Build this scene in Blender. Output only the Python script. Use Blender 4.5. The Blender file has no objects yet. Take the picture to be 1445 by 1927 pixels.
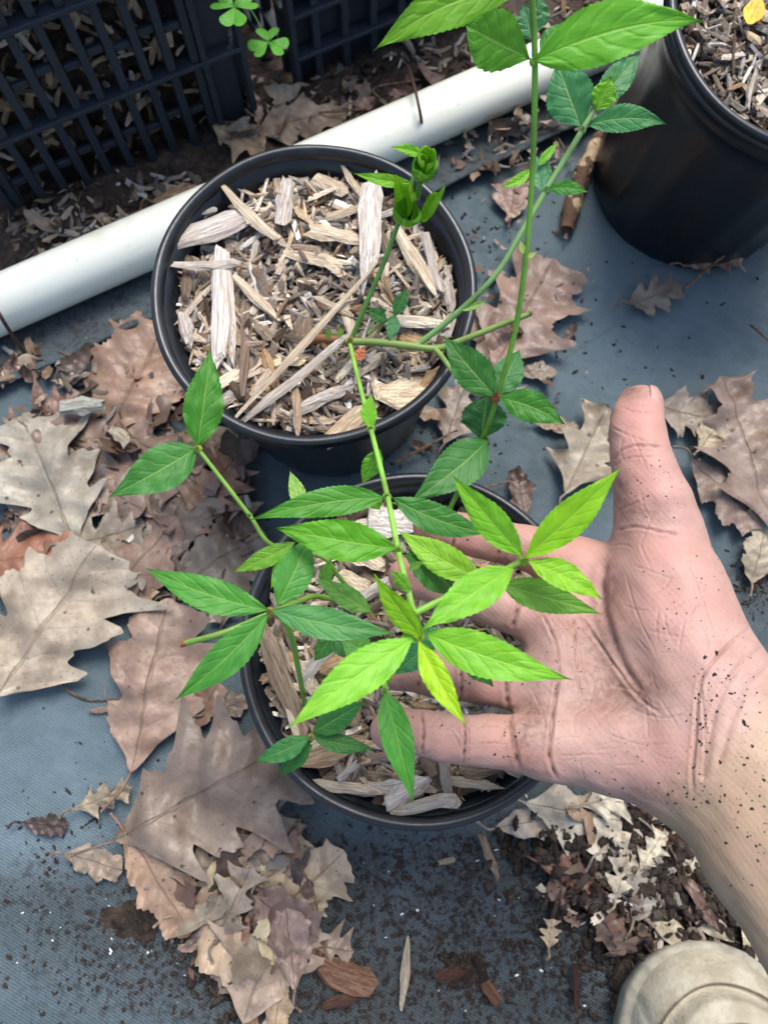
import bpy, math, random
import numpy as np
from mathutils import Vector, Matrix, Euler

random.seed(7); rng = np.random.default_rng(7)
S = bpy.context.scene
COL = S.collection
PI = math.pi
# ------------------------------------------------------------------ camera, sky, sun, exposure
HC = 0.49; TILT = math.radians(16.0); FPX = 1400.0; PW, PH = 1445.0, 1927.0
cam_d = bpy.data.cameras.new('camera'); cam = bpy.data.objects.new('camera', cam_d); COL.objects.link(cam)
cam.location = (0, 0, HC); cam.rotation_euler = (TILT, 0, 0)
cam_d.sensor_fit = 'VERTICAL'; cam_d.sensor_height = 24.0; cam_d.lens = 24.0 * FPX / PH
cam_d.clip_start = 0.01; cam_d.clip_end = 200.0
cam_d.dof.use_dof = True; cam_d.dof.focus_distance = 0.30; cam_d.dof.aperture_fstop = 10.5
S.camera = cam
SUN_EL, SUN_AZ = math.radians(62), math.radians(20)      # azimuth clockwise from +Y
w = bpy.data.worlds.new('World'); S.world = w; w.use_nodes = True
wn = w.node_tree.nodes; wl = w.node_tree.links
sky = wn.new('ShaderNodeTexSky'); sky.sky_type = 'NISHITA'; sky.sun_disc = False
sky.sun_elevation = SUN_EL; sky.sun_rotation = SUN_AZ; sky.air_density = 1.0; sky.dust_density = 3.0; sky.ozone_density = 1.0
bg = wn['Background']; bg.inputs['Strength'].default_value = 0.14
wl.new(sky.outputs[0], bg.inputs['Color'])
sd = bpy.data.lights.new('sun', 'SUN'); sd.energy = 1.5; sd.angle = math.radians(28); sd.color = (1.0, 0.985, 0.945)
so = bpy.data.objects.new('sun', sd); COL.objects.link(so); so.location = (0.3, 0.8, 2)
sv = Vector((math.sin(SUN_AZ) * math.cos(SUN_EL), math.cos(SUN_AZ) * math.cos(SUN_EL), math.sin(SUN_EL)))
so.rotation_euler = sv.to_track_quat('Z', 'Y').to_euler()
S.view_settings.view_transform = 'Standard'; S.view_settings.look = 'None'
S.view_settings.exposure = 1.12; S.view_settings.gamma = 1.0
S.view_settings.use_curve_mapping = False
S.render.engine = 'CYCLES'; S.cycles.use_denoising = True
S.cycles.max_bounces = 8; S.cycles.transparent_max_bounces = 8
S.cycles.caustics_reflective = False; S.cycles.caustics_refractive = False

# ------------------------------------------------------------------ measuring helpers
ct, st = math.cos(TILT), math.sin(TILT)
CAMP = np.array([0.0, 0.0, HC])
def P(u, v, z):
    """the world point at height z that the survey of the photograph puts at (u, v)"""
    x = (u - PW / 2) / FPX; y = (PH / 2 - v) / FPX
    d = np.array([x, y * ct + st, y * st - ct])
    return CAMP + d * ((z - HC) / d[2])
def Q(p):
    p = np.asarray(p, float) - CAMP
    yc = p[..., 1] * ct + p[..., 2] * st; zc = -p[..., 1] * st + p[..., 2] * ct
    return np.stack([PW / 2 + FPX * p[..., 0] / -zc, PH / 2 - FPX * yc / -zc], -1)
def depth(p):
    p = np.asarray(p, float) - CAMP
    return p[..., 1] * st - p[..., 2] * ct
def mpp(p):
    return float(depth(p)) / FPX      # metres per survey pixel at p
def lin(r, g, b, k=1.0):
    o = []
    for c in (r, g, b):
        c /= 255.0
        o.append(k * (c / 12.92 if c <= 0.04045 else ((c + 0.055) / 1.055) ** 2.4))
    return (o[0], o[1], o[2], 1.0)
def unit(v):
    v = np.asarray(v, float); return v / (np.linalg.norm(v) + 1e-12)

# ------------------------------------------------------------------ object helpers
def mesh(name, V, Fc, smooth=True, uv=None, attrs=None):
    me = bpy.data.meshes.new(name)
    V = np.asarray(V, float)
    me.from_pydata(V.tolist(), [], [tuple(int(i) for i in f) for f in Fc] if not isinstance(Fc, np.ndarray) else Fc.tolist())
    if smooth:
        me.polygons.foreach_set('use_smooth', np.ones(len(me.polygons), bool))
    if uv is not None:
        L = me.uv_layers.new(name='UVMap')
        li = np.empty(len(me.loops), np.int32); me.loops.foreach_get('vertex_index', li)
        L.data.foreach_set('uv', np.asarray(uv, np.float32)[li].ravel())
    for k, a in (attrs or {}).items():
        a = np.asarray(a, np.float32)
        if a.ndim == 1:
            at = me.attributes.new(k, 'FLOAT', 'POINT'); at.data.foreach_set('value', a)
        else:
            at = me.attributes.new(k, 'FLOAT_COLOR', 'POINT')
            at.data.foreach_set('color', np.c_[a, np.ones(len(a))].astype(np.float32).ravel())
    me.update(); return me
def link(name, me, mat=None, parent=None, color=None, kind=None):
    o = bpy.data.objects.new(name, me); COL.objects.link(o)
    if mat is not None and me is not None and len(me.materials) == 0: me.materials.append(mat)
    if parent is not None: o.parent = parent
    if color is not None: o.color = color
    if kind: o['kind'] = kind
    return o
def tag(o, label, cat, group=None):
    o['label'] = label; o['category'] = cat
    if group: o['group'] = group
    return o
def thing(name, loc, label, cat, group=None):
    o = bpy.data.objects.new(name, None); COL.objects.link(o); o.location = tuple(loc)
    o.empty_display_size = 0.01
    return tag(o, label, cat, group)
def catmull(pts, n=6):
    p = np.asarray(pts, float); p = np.vstack([2 * p[0] - p[1], p, 2 * p[-1] - p[-2]]); out = []
    for i in range(1, len(p) - 2):
        for t in np.linspace(0, 1, n, endpoint=False):
            a, b, c, d = p[i - 1], p[i], p[i + 1], p[i + 2]
            out.append(0.5 * (2 * b + (c - a) * t + (2 * a - 5 * b + 4 * c - d) * t * t + (3 * b - a - 3 * c + d) * t ** 3))
    out.append(p[-2]); return np.array(out)
def tube(pts, rad, ns=8, knobs=0.0, seed=0):
    """rad: list of radii at the points (interpolated)"""
    pts = np.asarray(pts, float); n = len(pts); rad = np.interp(np.linspace(0, 1, n), np.linspace(0, 1, len(rad)), rad)
    r2 = np.random.default_rng(seed)
    V = []; F = []; up = np.array([0.13, 0.2, 0.97])
    for i in range(n):
        t = unit(pts[min(i + 1, n - 1)] - pts[max(i - 1, 0)])
        if abs(t @ up) > 0.95: up = np.array([1.0, 0.1, 0.0])
        a = unit(np.cross(t, up)); b = np.cross(t, a)
        for k in range(ns):
            th = 2 * PI * k / ns
            rr = rad[i] * (1 + knobs * r2.normal())
            V.append(pts[i] + rr * (math.cos(th) * a + math.sin(th) * b))
    for i in range(n - 1):
        for k in range(ns):
            k2 = (k + 1) % ns
            F.append((i * ns + k, i * ns + k2, (i + 1) * ns + k2, (i + 1) * ns + k))
    F.append(tuple(range(ns))); F.append(tuple((n - 1) * ns + k for k in reversed(range(ns))))
    uv = np.array([[i / (n - 1), k / ns] for i in range(n) for k in range(ns)])
    return np.array(V), F, uv
def boxv(x0, x1, y0, y1, z0, z1):
    V = [(x0, y0, z0), (x1, y0, z0), (x1, y1, z0), (x0, y1, z0), (x0, y0, z1), (x1, y0, z1), (x1, y1, z1), (x0, y1, z1)]
    F = [(3, 2, 1, 0), (4, 5, 6, 7), (0, 1, 5, 4), (1, 2, 6, 5), (2, 3, 7, 6), (3, 0, 4, 7)]
    return V, F
def lathe(prof, n=96, mod=None):
    V = []; F = []
    for i, (r, z) in enumerate(prof):
        for k in range(n):
            th = 2 * PI * k / n
            rr = r + (mod(i, th) if mod else 0)
            V.append((rr * math.cos(th), rr * math.sin(th), z))
    m = len(prof)
    for i in range(m - 1):
        for k in range(n):
            k2 = (k + 1) % n
            F.append((i * n + k, i * n + k2, (i + 1) * n + k2, (i + 1) * n + k))
    return np.array(V), F
class Noise2:
    def __init__(s, seed, scale, n=7):
        r = np.random.default_rng(seed); a = r.uniform(0, 2 * PI, n); f = scale * r.uniform(0.5, 1.8, n)
        s.kx, s.ky, s.ph = np.cos(a) * f, np.sin(a) * f, r.uniform(0, 2 * PI, n); s.n = n
    def __call__(s, x, y):
        x = np.asarray(x, float); y = np.asarray(y, float)
        return np.sin(x[..., None] * s.kx + y[..., None] * s.ky + s.ph).sum(-1) / math.sqrt(s.n)

# ------------------------------------------------------------------ material helpers
class M:
    def __init__(s, name):
        s.m = bpy.data.materials.new(name); s.m.use_nodes = True
        s.n = s.m.node_tree.nodes; s.l = s.m.node_tree.links; s.p = s.n['Principled BSDF']; s.out = s.n['Material Output']
    def new(s, t, **kw):
        n = s.n.new(t)
        for k, v in kw.items(): setattr(n, k, v)
        return n
    def set(s, sock, v):
        if isinstance(v, bpy.types.NodeSocket): s.l.new(v, sock)
        else: sock.default_value = v
    def math(s, op, a, b=0.0, c=None, clamp=False):
        n = s.new('ShaderNodeMath', operation=op); n.use_clamp = clamp
        s.set(n.inputs[0], a); s.set(n.inputs[1], b)
        if c is not None: s.set(n.inputs[2], c)
        return n.outputs[0]
    def mix(s, f, a, b, blend='MIX'):
        n = s.new('ShaderNodeMix', data_type='RGBA', blend_type=blend)
        s.set(n.inputs[0], f); s.set(n.inputs[6], a); s.set(n.inputs[7], b); return n.outputs[2]
    def ramp(s, f, lo, hi):
        n = s.new('ShaderNodeMapRange'); n.interpolation_type = 'SMOOTHSTEP'
        s.set(n.inputs[0], f); n.inputs[1].default_value = lo; n.inputs[2].default_value = hi; return n.outputs[0]
    def noise(s, scale, vec=None, detail=3.0, rough=0.55, dist=0.0):
        n = s.new('ShaderNodeTexNoise'); n.inputs['Scale'].default_value = scale; n.inputs['Detail'].default_value = detail
        n.inputs['Roughness'].default_value = rough; n.inputs['Distortion'].default_value = dist
        if vec is not None: s.l.new(vec, n.inputs['Vector'])
        return n.outputs['Fac']
    def vor(s, scale, vec=None, rand=1.0, feature='F1'):
        n = s.new('ShaderNodeTexVoronoi', feature=feature); n.inputs['Scale'].default_value = scale; n.inputs['Randomness'].default_value = rand
        if vec is not None: s.l.new(vec, n.inputs['Vector'])
        return n.outputs['Distance']
    def obj(s): return s.new('ShaderNodeTexCoord').outputs['Object']
    def geo(s): return s.new('ShaderNodeNewGeometry').outputs['Position']
    def uv(s):
        n = s.new('ShaderNodeSeparateXYZ'); s.l.new(s.new('ShaderNodeTexCoord').outputs['UV'], n.inputs[0]); return n.outputs[0], n.outputs[1]
    def mapping(s, vec, sc, loc=(0, 0, 0)):
        n = s.new('ShaderNodeMapping'); s.l.new(vec, n.inputs[0]); n.inputs['Scale'].default_value = sc
        s.set(n.inputs['Location'], loc); return n.outputs[0]
    def attr(s, name):
        n = s.new('ShaderNodeAttribute', attribute_name=name); return n
    def info(s): return s.new('ShaderNodeObjectInfo')
    def bump(s, h, strength=0.3, dist=0.001, normal=None):
        n = s.new('ShaderNodeBump'); n.inputs['Strength'].default_value = strength; n.inputs['Distance'].default_value = dist
        s.l.new(h, n.inputs['Height'])
        if normal is not None: s.l.new(normal, n.inputs['Normal'])
        return n.outputs[0]
    def fin(s, color=None, rough=None, normal=None, spec=None, **kw):
        p = s.p
        if color is not None: s.set(p.inputs['Base Color'], color)
        if rough is not None: s.set(p.inputs['Roughness'], rough)
        if normal is not None: s.l.new(normal, p.inputs['Normal'])
        if spec is not None: s.set(p.inputs['Specular IOR Level'], spec)
        for k, v in kw.items(): s.set(p.inputs[k], v)
        return s.m

def mat_leaf():
    m = M('green_leaf'); u, v = m.uv(); inf = m.info()
    av = m.math('ABSOLUTE', m.math('SUBTRACT', v, 0.5)); av2 = m.math('MULTIPLY', av, 2.0)
    tc = m.new('ShaderNodeTexCoord').outputs['UV']
    seed = m.new('ShaderNodeCombineXYZ'); m.l.new(inf.outputs['Random'], seed.inputs[0]); m.l.new(m.math('MULTIPLY', inf.outputs['Random'], 37.0), seed.inputs[1])
    uvj = m.mapping(tc, (1, 1, 1), seed.outputs[0])
    mid = m.math('SUBTRACT', 1.0, m.ramp(av2, 0.02, 0.075))
    wob = m.math('MULTIPLY', m.noise(3.0, uvj, 2.0), 0.9)
    ph = m.math('SUBTRACT', m.math('MULTIPLY', u, 6.5), m.math('MULTIPLY', av2, 1.5)); ph = m.math('ADD', ph, wob)
    side = m.math('ADD', ph, m.math('MULTIPLY', m.math('GREATER_THAN', v, 0.5), 0.43))
    fr = m.math('ABSOLUTE', m.math('SUBTRACT', m.math('FRACT', side), 0.5))
    lat = m.math('SUBTRACT', 1.0, m.ramp(fr, 0.008, 0.05))
    lat = m.math('MULTIPLY', lat, m.math('SUBTRACT', 1.0, m.ramp(av2, 0.45, 0.95)))
    vein = m.math('MAXIMUM', mid, m.math('MULTIPLY', lat, 0.48))
    net = m.vor(26.0, m.mapping(uvj, (2.6, 1, 1)), feature='DISTANCE_TO_EDGE')
    nett = m.math('SUBTRACT', 1.0, m.ramp(net, 0.0, 0.10))
    blotch = m.noise(5.0, uvj, 4.0)
    base = m.mix(m.ramp(blotch, 0.35, 0.7), inf.outputs['Color'], m.mix(1.0, inf.outputs['Color'], (0.72, 0.82, 0.75, 1), 'MULTIPLY'))
    base = m.mix(m.math('MULTIPLY', nett, 0.10), base, m.mix(1.0, inf.outputs['Color'], (1.5, 1.3, 1.1, 1), 'MULTIPLY'))
    base = m.mix(m.math('MULTIPLY', vein, 0.5), base, m.mix(0.5, (0.40, 0.54, 0.12, 1), m.mix(1.0, inf.outputs['Color'], (1.9, 1.5, 1.6, 1), 'MULTIPLY')))
    yl_ = m.math('MULTIPLY', m.ramp(m.noise(2.2, uvj, 3.0), 0.56, 0.74), 0.35); base = m.mix(yl_, base, m.mix(1.0, inf.outputs['Color'], (1.7, 1.15, 0.8, 1), 'MULTIPLY'))
    spk = m.ramp(m.noise(60.0, uvj, 1.0), 0.745, 0.78)
    base = m.mix(m.math('MULTIPLY', spk, 0.5), base, (0.10, 0.07, 0.03, 1))
    h = m.math('SUBTRACT', m.math('MULTIPLY', m.ramp(fr, 0.0, 0.22), 0.35), m.math('MULTIPLY', mid, 0.6)); h = m.math('ADD', h, m.math('MULTIPLY', m.noise(7.0, uvj, 2.0), 0.5))
    nb = m.bump(h, 0.45, 0.0010)
    m.fin(base, m.math('MULTIPLY_ADD', m.noise(9.0, uvj), 0.25, 0.36), nb, 0.34)
    tr = m.new('ShaderNodeBsdfTranslucent'); m.l.new(m.mix(1.0, base, (1.15, 1.1, 0.5, 1), 'MULTIPLY'), tr.inputs[0]); m.l.new(nb, tr.inputs['Normal'])
    mx = m.new('ShaderNodeMixShader'); mx.inputs[0].default_value = 0.30
    m.l.new(m.p.outputs[0], mx.inputs[1]); m.l.new(tr.outputs[0], mx.inputs[2]); m.l.new(mx.outputs[0], m.out.inputs[0])
    return m.m
def mat_stem():
    m = M('stem'); inf = m.info(); u, v = m.uv()
    n = m.noise(60, m.obj(), 3)
    c = m.mix(m.ramp(n, 0.4, 0.75), inf.outputs['Color'], m.mix(1.0, inf.outputs['Color'], (0.6, 0.55, 0.5, 1), 'MULTIPLY'))
    return m.fin(c, 0.45, m.bump(m.noise(300, m.obj()), 0.2, 0.0005), 0.4)
def mat_dead():
    m = M('dead_leaf'); u, v = m.uv(); inf = m.info(); tc = m.new('ShaderNodeTexCoord').outputs['UV']
    seed = m.new('ShaderNodeCombineXYZ'); m.l.new(m.math('MULTIPLY', inf.outputs['Random'], 17.0), seed.inputs[0]); m.l.new(m.math('MULTIPLY', inf.outputs['Random'], 53.0), seed.inputs[1])
    uvj = m.mapping(tc, (1, 1, 1), seed.outputs[0]); ob = m.mapping(m.geo(), (1, 1, 1), seed.outputs[0])
    av = m.math('MULTIPLY', m.math('ABSOLUTE', m.math('SUBTRACT', v, 0.5)), 2.0)
    mid = m.math('SUBTRACT', 1.0, m.ramp(av, 0.012, 0.05))
    ph = m.math('SUBTRACT', m.math('MULTIPLY', u, 5.3), m.math('MULTIPLY', av, 0.5)); ph = m.math('ADD', ph, m.math('MULTIPLY', m.noise(3.0, uvj), 0.5))
    fr = m.math('ABSOLUTE', m.math('SUBTRACT', m.math('FRACT', ph), 0.5))
    lat = m.math('MULTIPLY', m.math('SUBTRACT', 1.0, m.ramp(fr, 0.01, 0.045)), 0.6)
    vein = m.math('MAXIMUM', mid, lat)
    b1 = m.ramp(m.noise(45, ob, 4, 0.6), 0.32, 0.68); b2 = m.ramp(m.noise(140, ob, 3), 0.4, 0.75)
    col = inf.outputs['Color']
    c = m.mix(b1, m.mix(1.0, col, (0.58, 0.53, 0.49, 1), 'MULTIPLY'), m.mix(1.0, col, (1.22, 1.22, 1.20, 1), 'MULTIPLY'))
    c = m.mix(m.math('MULTIPLY', b2, 0.55), c, m.mix(1.0, col, (0.66, 0.60, 0.58, 1), 'MULTIPLY'))
    fine = m.noise(700, ob, 3)
    c = m.mix(m.math('MULTIPLY', m.ramp(fine, 0.5, 0.8), 0.3), c, m.mix(1.0, col, (0.5, 0.42, 0.38, 1), 'MULTIPLY'))
    c = m.mix(m.math('MULTIPLY', vein, 0.62), c, m.mix(1.0, col, (0.5, 0.42, 0.36, 1), 'MULTIPLY'))
    big = m.ramp(m.noise(16, ob, 3, 0.6), 0.42, 0.66); c = m.mix(m.math('MULTIPLY', big, 0.55), c, m.mix(1.0, col, (0.62, 0.66, 0.70, 1), 'MULTIPLY'))
    sp = m.math('SUBTRACT', 1.0, m.ramp(m.vor(75, ob), 0.07, 0.13)); sp = m.math('MULTIPLY', sp, m.ramp(m.noise(35, ob), 0.40, 0.50)); sp2 = m.math('SUBTRACT', 1.0, m.ramp(m.vor(230, ob), 0.10, 0.17)); sp = m.math('MAXIMUM', sp, m.math('MULTIPLY', sp2, 0.6))
    c = m.mix(m.math('MULTIPLY', sp, 0.8), c, (0.020, 0.014, 0.011, 1))
    h = m.math('ADD', m.math('MULTIPLY', m.noise(160, ob, 4), 0.8), m.math('MULTIPLY', fr, 0.8)); h = m.math('SUBTRACT', h, m.math('MULTIPLY', mid, 0.6))
    m.fin(c, m.math('MULTIPLY_ADD', b2, 0.25, 0.40), m.bump(h, 0.75, 0.0014), 0.4)
    return m.m
def mat_chip():
    m = M('wood_chip'); inf = m.info(); ob = m.obj()
    seed = m.new('ShaderNodeCombineXYZ'); m.l.new(m.math('MULTIPLY', inf.outputs['Random'], 91.0), seed.inputs[0]); m.l.new(m.math('MULTIPLY', inf.outputs['Random'], 33.0), seed.inputs[2])
    g = m.noise(1.0, m.mapping(ob, (1.6, 11.0, 8.0), seed.outputs[0]), 4, 0.65, 0.4)
    g2 = m.noise(1.0, m.mapping(ob, (4.0, 34.0, 14.0), seed.outputs[0]), 3, 0.6)
    col = inf.outputs['Color']
    c = m.mix(m.ramp(g, 0.38, 0.62), m.mix(1.0, col, (0.60, 0.53, 0.47, 1), 'MULTIPLY'), m.mix(1.0, col, (1.10, 1.09, 1.07, 1), 'MULTIPLY'))
    c = m.mix(m.math('MULTIPLY', m.ramp(g2, 0.52, 0.68), 0.55), c, m.mix(1.0, col, (0.30, 0.22, 0.17, 1), 'MULTIPLY'))
    bl = m.ramp(m.noise(1.2, m.mapping(ob, (1, 1.5, 1), seed.outputs[0]), 3), 0.55, 0.72)
    c = m.mix(m.math('MULTIPLY', bl, 0.45), c, m.mix(1.0, col, (0.55, 0.55, 0.58, 1), 'MULTIPLY'))
    h = m.math('ADD', g, m.math('MULTIPLY', g2, 0.8))
    return m.fin(c, 0.85, m.bump(h, 0.9, 0.0010), 0.2)
def mat_fines():
    m = M('chip_fines'); a = m.attr('tint')
    n = m.noise(900, m.obj(), 3)
    c = m.mix(m.math('MULTIPLY', m.ramp(n, 0.45, 0.7), 0.55), a.outputs['Color'], m.mix(1.0, a.outputs['Color'], (0.4, 0.33, 0.28, 1), 'MULTIPLY'))
    return m.fin(c, 0.88, m.bump(n, 0.7, 0.0006), 0.2)
def mat_soil(name='soil', k=1.0):
    m = M(name); p = m.obj()
    n = m.noise(120, p, 5, 0.65); n2 = m.noise(600, p, 3)
    c = m.mix(m.ramp(n, 0.35, 0.7), (0.020 * k, 0.014 * k, 0.010 * k, 1), (0.075 * k, 0.053 * k, 0.038 * k, 1))
    c = m.mix(m.ramp(n2, 0.62, 0.74), c, (0.15 * k, 0.11 * k, 0.075 * k, 1))
    return m.fin(c, 0.9, m.bump(m.math('ADD', n, m.math('MULTIPLY', n2, 0.5)), 1.0, 0.003), 0.25)
def mat_plastic(name='black_plastic', dust=0.25, rg=0.27, base=(0.0075, 0.0098, 0.0128, 1), spec=0.6):
    m = M(name); p = m.geo(); n = m.noise(30, p, 5, 0.6); n2 = m.noise(260, p, 3)
    d = m.math('MULTIPLY', m.ramp(n, 0.45, 0.75), dust); d = m.math('ADD', d, m.math('MULTIPLY', m.ramp(n2, 0.62, 0.8), dust * 0.6))
    nz = m.new('ShaderNodeSeparateXYZ'); m.l.new(m.new('ShaderNodeNewGeometry').outputs['True Normal'], nz.inputs[0])
    d = m.math('MULTIPLY', d, m.math('MULTIPLY_ADD', m.ramp(nz.outputs[2], -0.1, 0.9), 0.8, 0.2))
    sk = m.ramp(m.noise(1.0, m.mapping(p, (70, 70, 9)), 4, 0.65), 0.5, 0.75); d = m.math('ADD', d, m.math('MULTIPLY', sk, dust * 0.30))
    c = m.mix(d, base, (0.066, 0.072, 0.078, 1))
    return m.fin(c, m.math('MULTIPLY_ADD', n2, 0.25, rg), m.bump(n2, 0.12, 0.0006), spec)
def mat_fabric():
    m = M('woven_fabric'); p = m.obj(); a = m.attr('dirt').outputs['Fac']; f = m.attr('dust').outputs['Fac']
    rot = m.new('ShaderNodeMapping'); m.l.new(p, rot.inputs[0]); rot.inputs['Rotation'].default_value = (0, 0, math.radians(28)); pr = rot.outputs[0]
    def wave(direction, sc):
        n = m.new('ShaderNodeTexWave', wave_type='BANDS', bands_direction=direction, wave_profile='SIN')
        n.inputs['Scale'].default_value = sc; n.inputs['Distortion'].default_value = 0.6; n.inputs['Detail'].default_value = 1.0; m.l.new(pr, n.inputs['Vector']); return n.outputs['Fac']
    wv = m.math('MULTIPLY', wave('X', 260), wave('Y', 190))
    n1 = m.noise(9, p, 5, 0.6); n2 = m.noise(70, p, 4, 0.6); n3 = m.noise(500, p, 3, 0.6)
    streak = m.noise(1.0, m.mapping(pr, (14, 160, 1)), 3, 0.6)
    c = m.mix(m.ramp(n1, 0.3, 0.7), (0.043, 0.066, 0.072, 1), (0.092, 0.132, 0.142, 1))
    c = m.mix(m.math('MULTIPLY', m.ramp(n2, 0.40, 0.70), 0.55), c, (0.105, 0.132, 0.150, 1))
    c = m.mix(m.math('MULTIPLY', m.ramp(streak, 0.5, 0.72), 0.30), c, (0.115, 0.152, 0.170, 1))
    c = m.mix(m.math('MULTIPLY', f, m.math('MULTIPLY_ADD', n2, 0.6, 0.45)), c, (0.150, 0.210, 0.242, 1))  # dust tint, also carries the painted lightening between the pots
    c = m.mix(m.math('MULTIPLY', wv, 0.18), c, m.mix(1.0, c, (0.45, 0.45, 0.45, 1), 'MULTIPLY'))
    dm = m.math('MULTIPLY', a, m.math('MULTIPLY_ADD', n2, 2.2, -0.5), clamp=True); dm = m.math('MULTIPLY', dm, m.math('MULTIPLY_ADD', m.ramp(n3, 0.3, 0.62), 0.75, 0.25))
    c = m.mix(dm, c, (0.022, 0.017, 0.013, 1))  # soil tint, also carries the shade painted beside the front pot
    n4 = m.noise(190, p, 4, 0.65); c = m.mix(m.math('MULTIPLY', a, 0.30), c, (0.045, 0.043, 0.040, 1)); bl = m.math('MULTIPLY', m.ramp(n4, 0.50, 0.62), m.math('MULTIPLY_ADD', a, 0.85, 0.06)); c = m.mix(bl, c, (0.016, 0.013, 0.011, 1))
    sp = m.math('MULTIPLY', m.ramp(n3, 0.66, 0.72), 0.35)
    c = m.mix(sp, c, (0.030, 0.026, 0.024, 1))
    h = m.math('ADD', wv, m.math('MULTIPLY', n3, 0.7)); h = m.math('ADD', h, n2)
    return m.fin(c, m.math('MULTIPLY_ADD', n2, 0.3, 0.50), m.bump(h, 0.6, 0.0010), 0.28)
def mat_pvc():
    m = M('white_pvc'); p = m.obj()
    st_ = m.noise(1.0, m.mapping(m.geo(), (30, 30, 30)), 4, 0.6)
    c = m.mix(m.ramp(st_, 0.52, 0.8), (0.78, 0.785, 0.66, 1), (0.64, 0.60, 0.43, 1))
    rust = m.ramp(m.noise(26, m.geo(), 3, 0.5, 0.8), 0.715, 0.78)
    c = m.mix(m.math('MULTIPLY', rust, 0.75), c, (0.55, 0.30, 0.10, 1))
    grime = m.ramp(m.noise(220, m.geo(), 4), 0.64, 0.8)
    c = m.mix(m.math('MULTIPLY', grime, 0.40), c, (0.25, 0.2, 0.14, 1))
    scr = m.ramp(m.noise(1.0, m.mapping(m.geo(), (25, 25, 400)), 3, 0.6), 0.62, 0.74); c = m.mix(m.math('MULTIPLY', scr, 0.18), c, (0.40, 0.38, 0.30, 1))
    return m.fin(c, 0.32, m.bump(m.noise(90, m.geo()), 0.08, 0.0006), 0.5)
def mat_flat(name, col, rough=0.7, nscale=200, var=0.5, spec=0.3, bd=0.0006):
    m = M(name); n = m.noise(nscale, m.obj(), 4, 0.6)
    c = m.mix(m.ramp(n, 0.3, 0.7), col, (col[0] * var, col[1] * var, col[2] * var, 1))
    return m.fin(c, rough, m.bump(n, 0.5, bd), spec)
def mat_shoe():
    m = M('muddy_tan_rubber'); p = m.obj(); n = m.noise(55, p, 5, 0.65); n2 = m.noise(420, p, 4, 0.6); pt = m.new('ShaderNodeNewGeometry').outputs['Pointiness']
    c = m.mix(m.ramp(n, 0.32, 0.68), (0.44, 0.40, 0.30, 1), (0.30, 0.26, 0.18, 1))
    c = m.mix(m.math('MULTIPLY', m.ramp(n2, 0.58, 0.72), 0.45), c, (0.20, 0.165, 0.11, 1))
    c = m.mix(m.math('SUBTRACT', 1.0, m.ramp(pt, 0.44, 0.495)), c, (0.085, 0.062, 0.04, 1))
    return m.fin(c, 0.62, m.bump(m.math('ADD', n2, n), 0.6, 0.0010), 0.3)
def mat_stick():
    m = M('peeling_bark'); p = m.geo(); n = m.noise(75, p, 3, 0.5); n2 = m.noise(400, p, 4)
    c = m.mix(m.ramp(n, 0.50, 0.56), m.mix(n2, (0.055, 0.030, 0.018, 1), (0.15, 0.085, 0.05, 1)), m.mix(n2, (0.34, 0.24, 0.13, 1), (0.46, 0.35, 0.21, 1)))
    return m.fin(c, 0.8, m.bump(m.math('ADD', n2, m.math('MULTIPLY', m.ramp(n, 0.5, 0.56), -2.0)), 0.9, 0.0016), 0.25)
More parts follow.
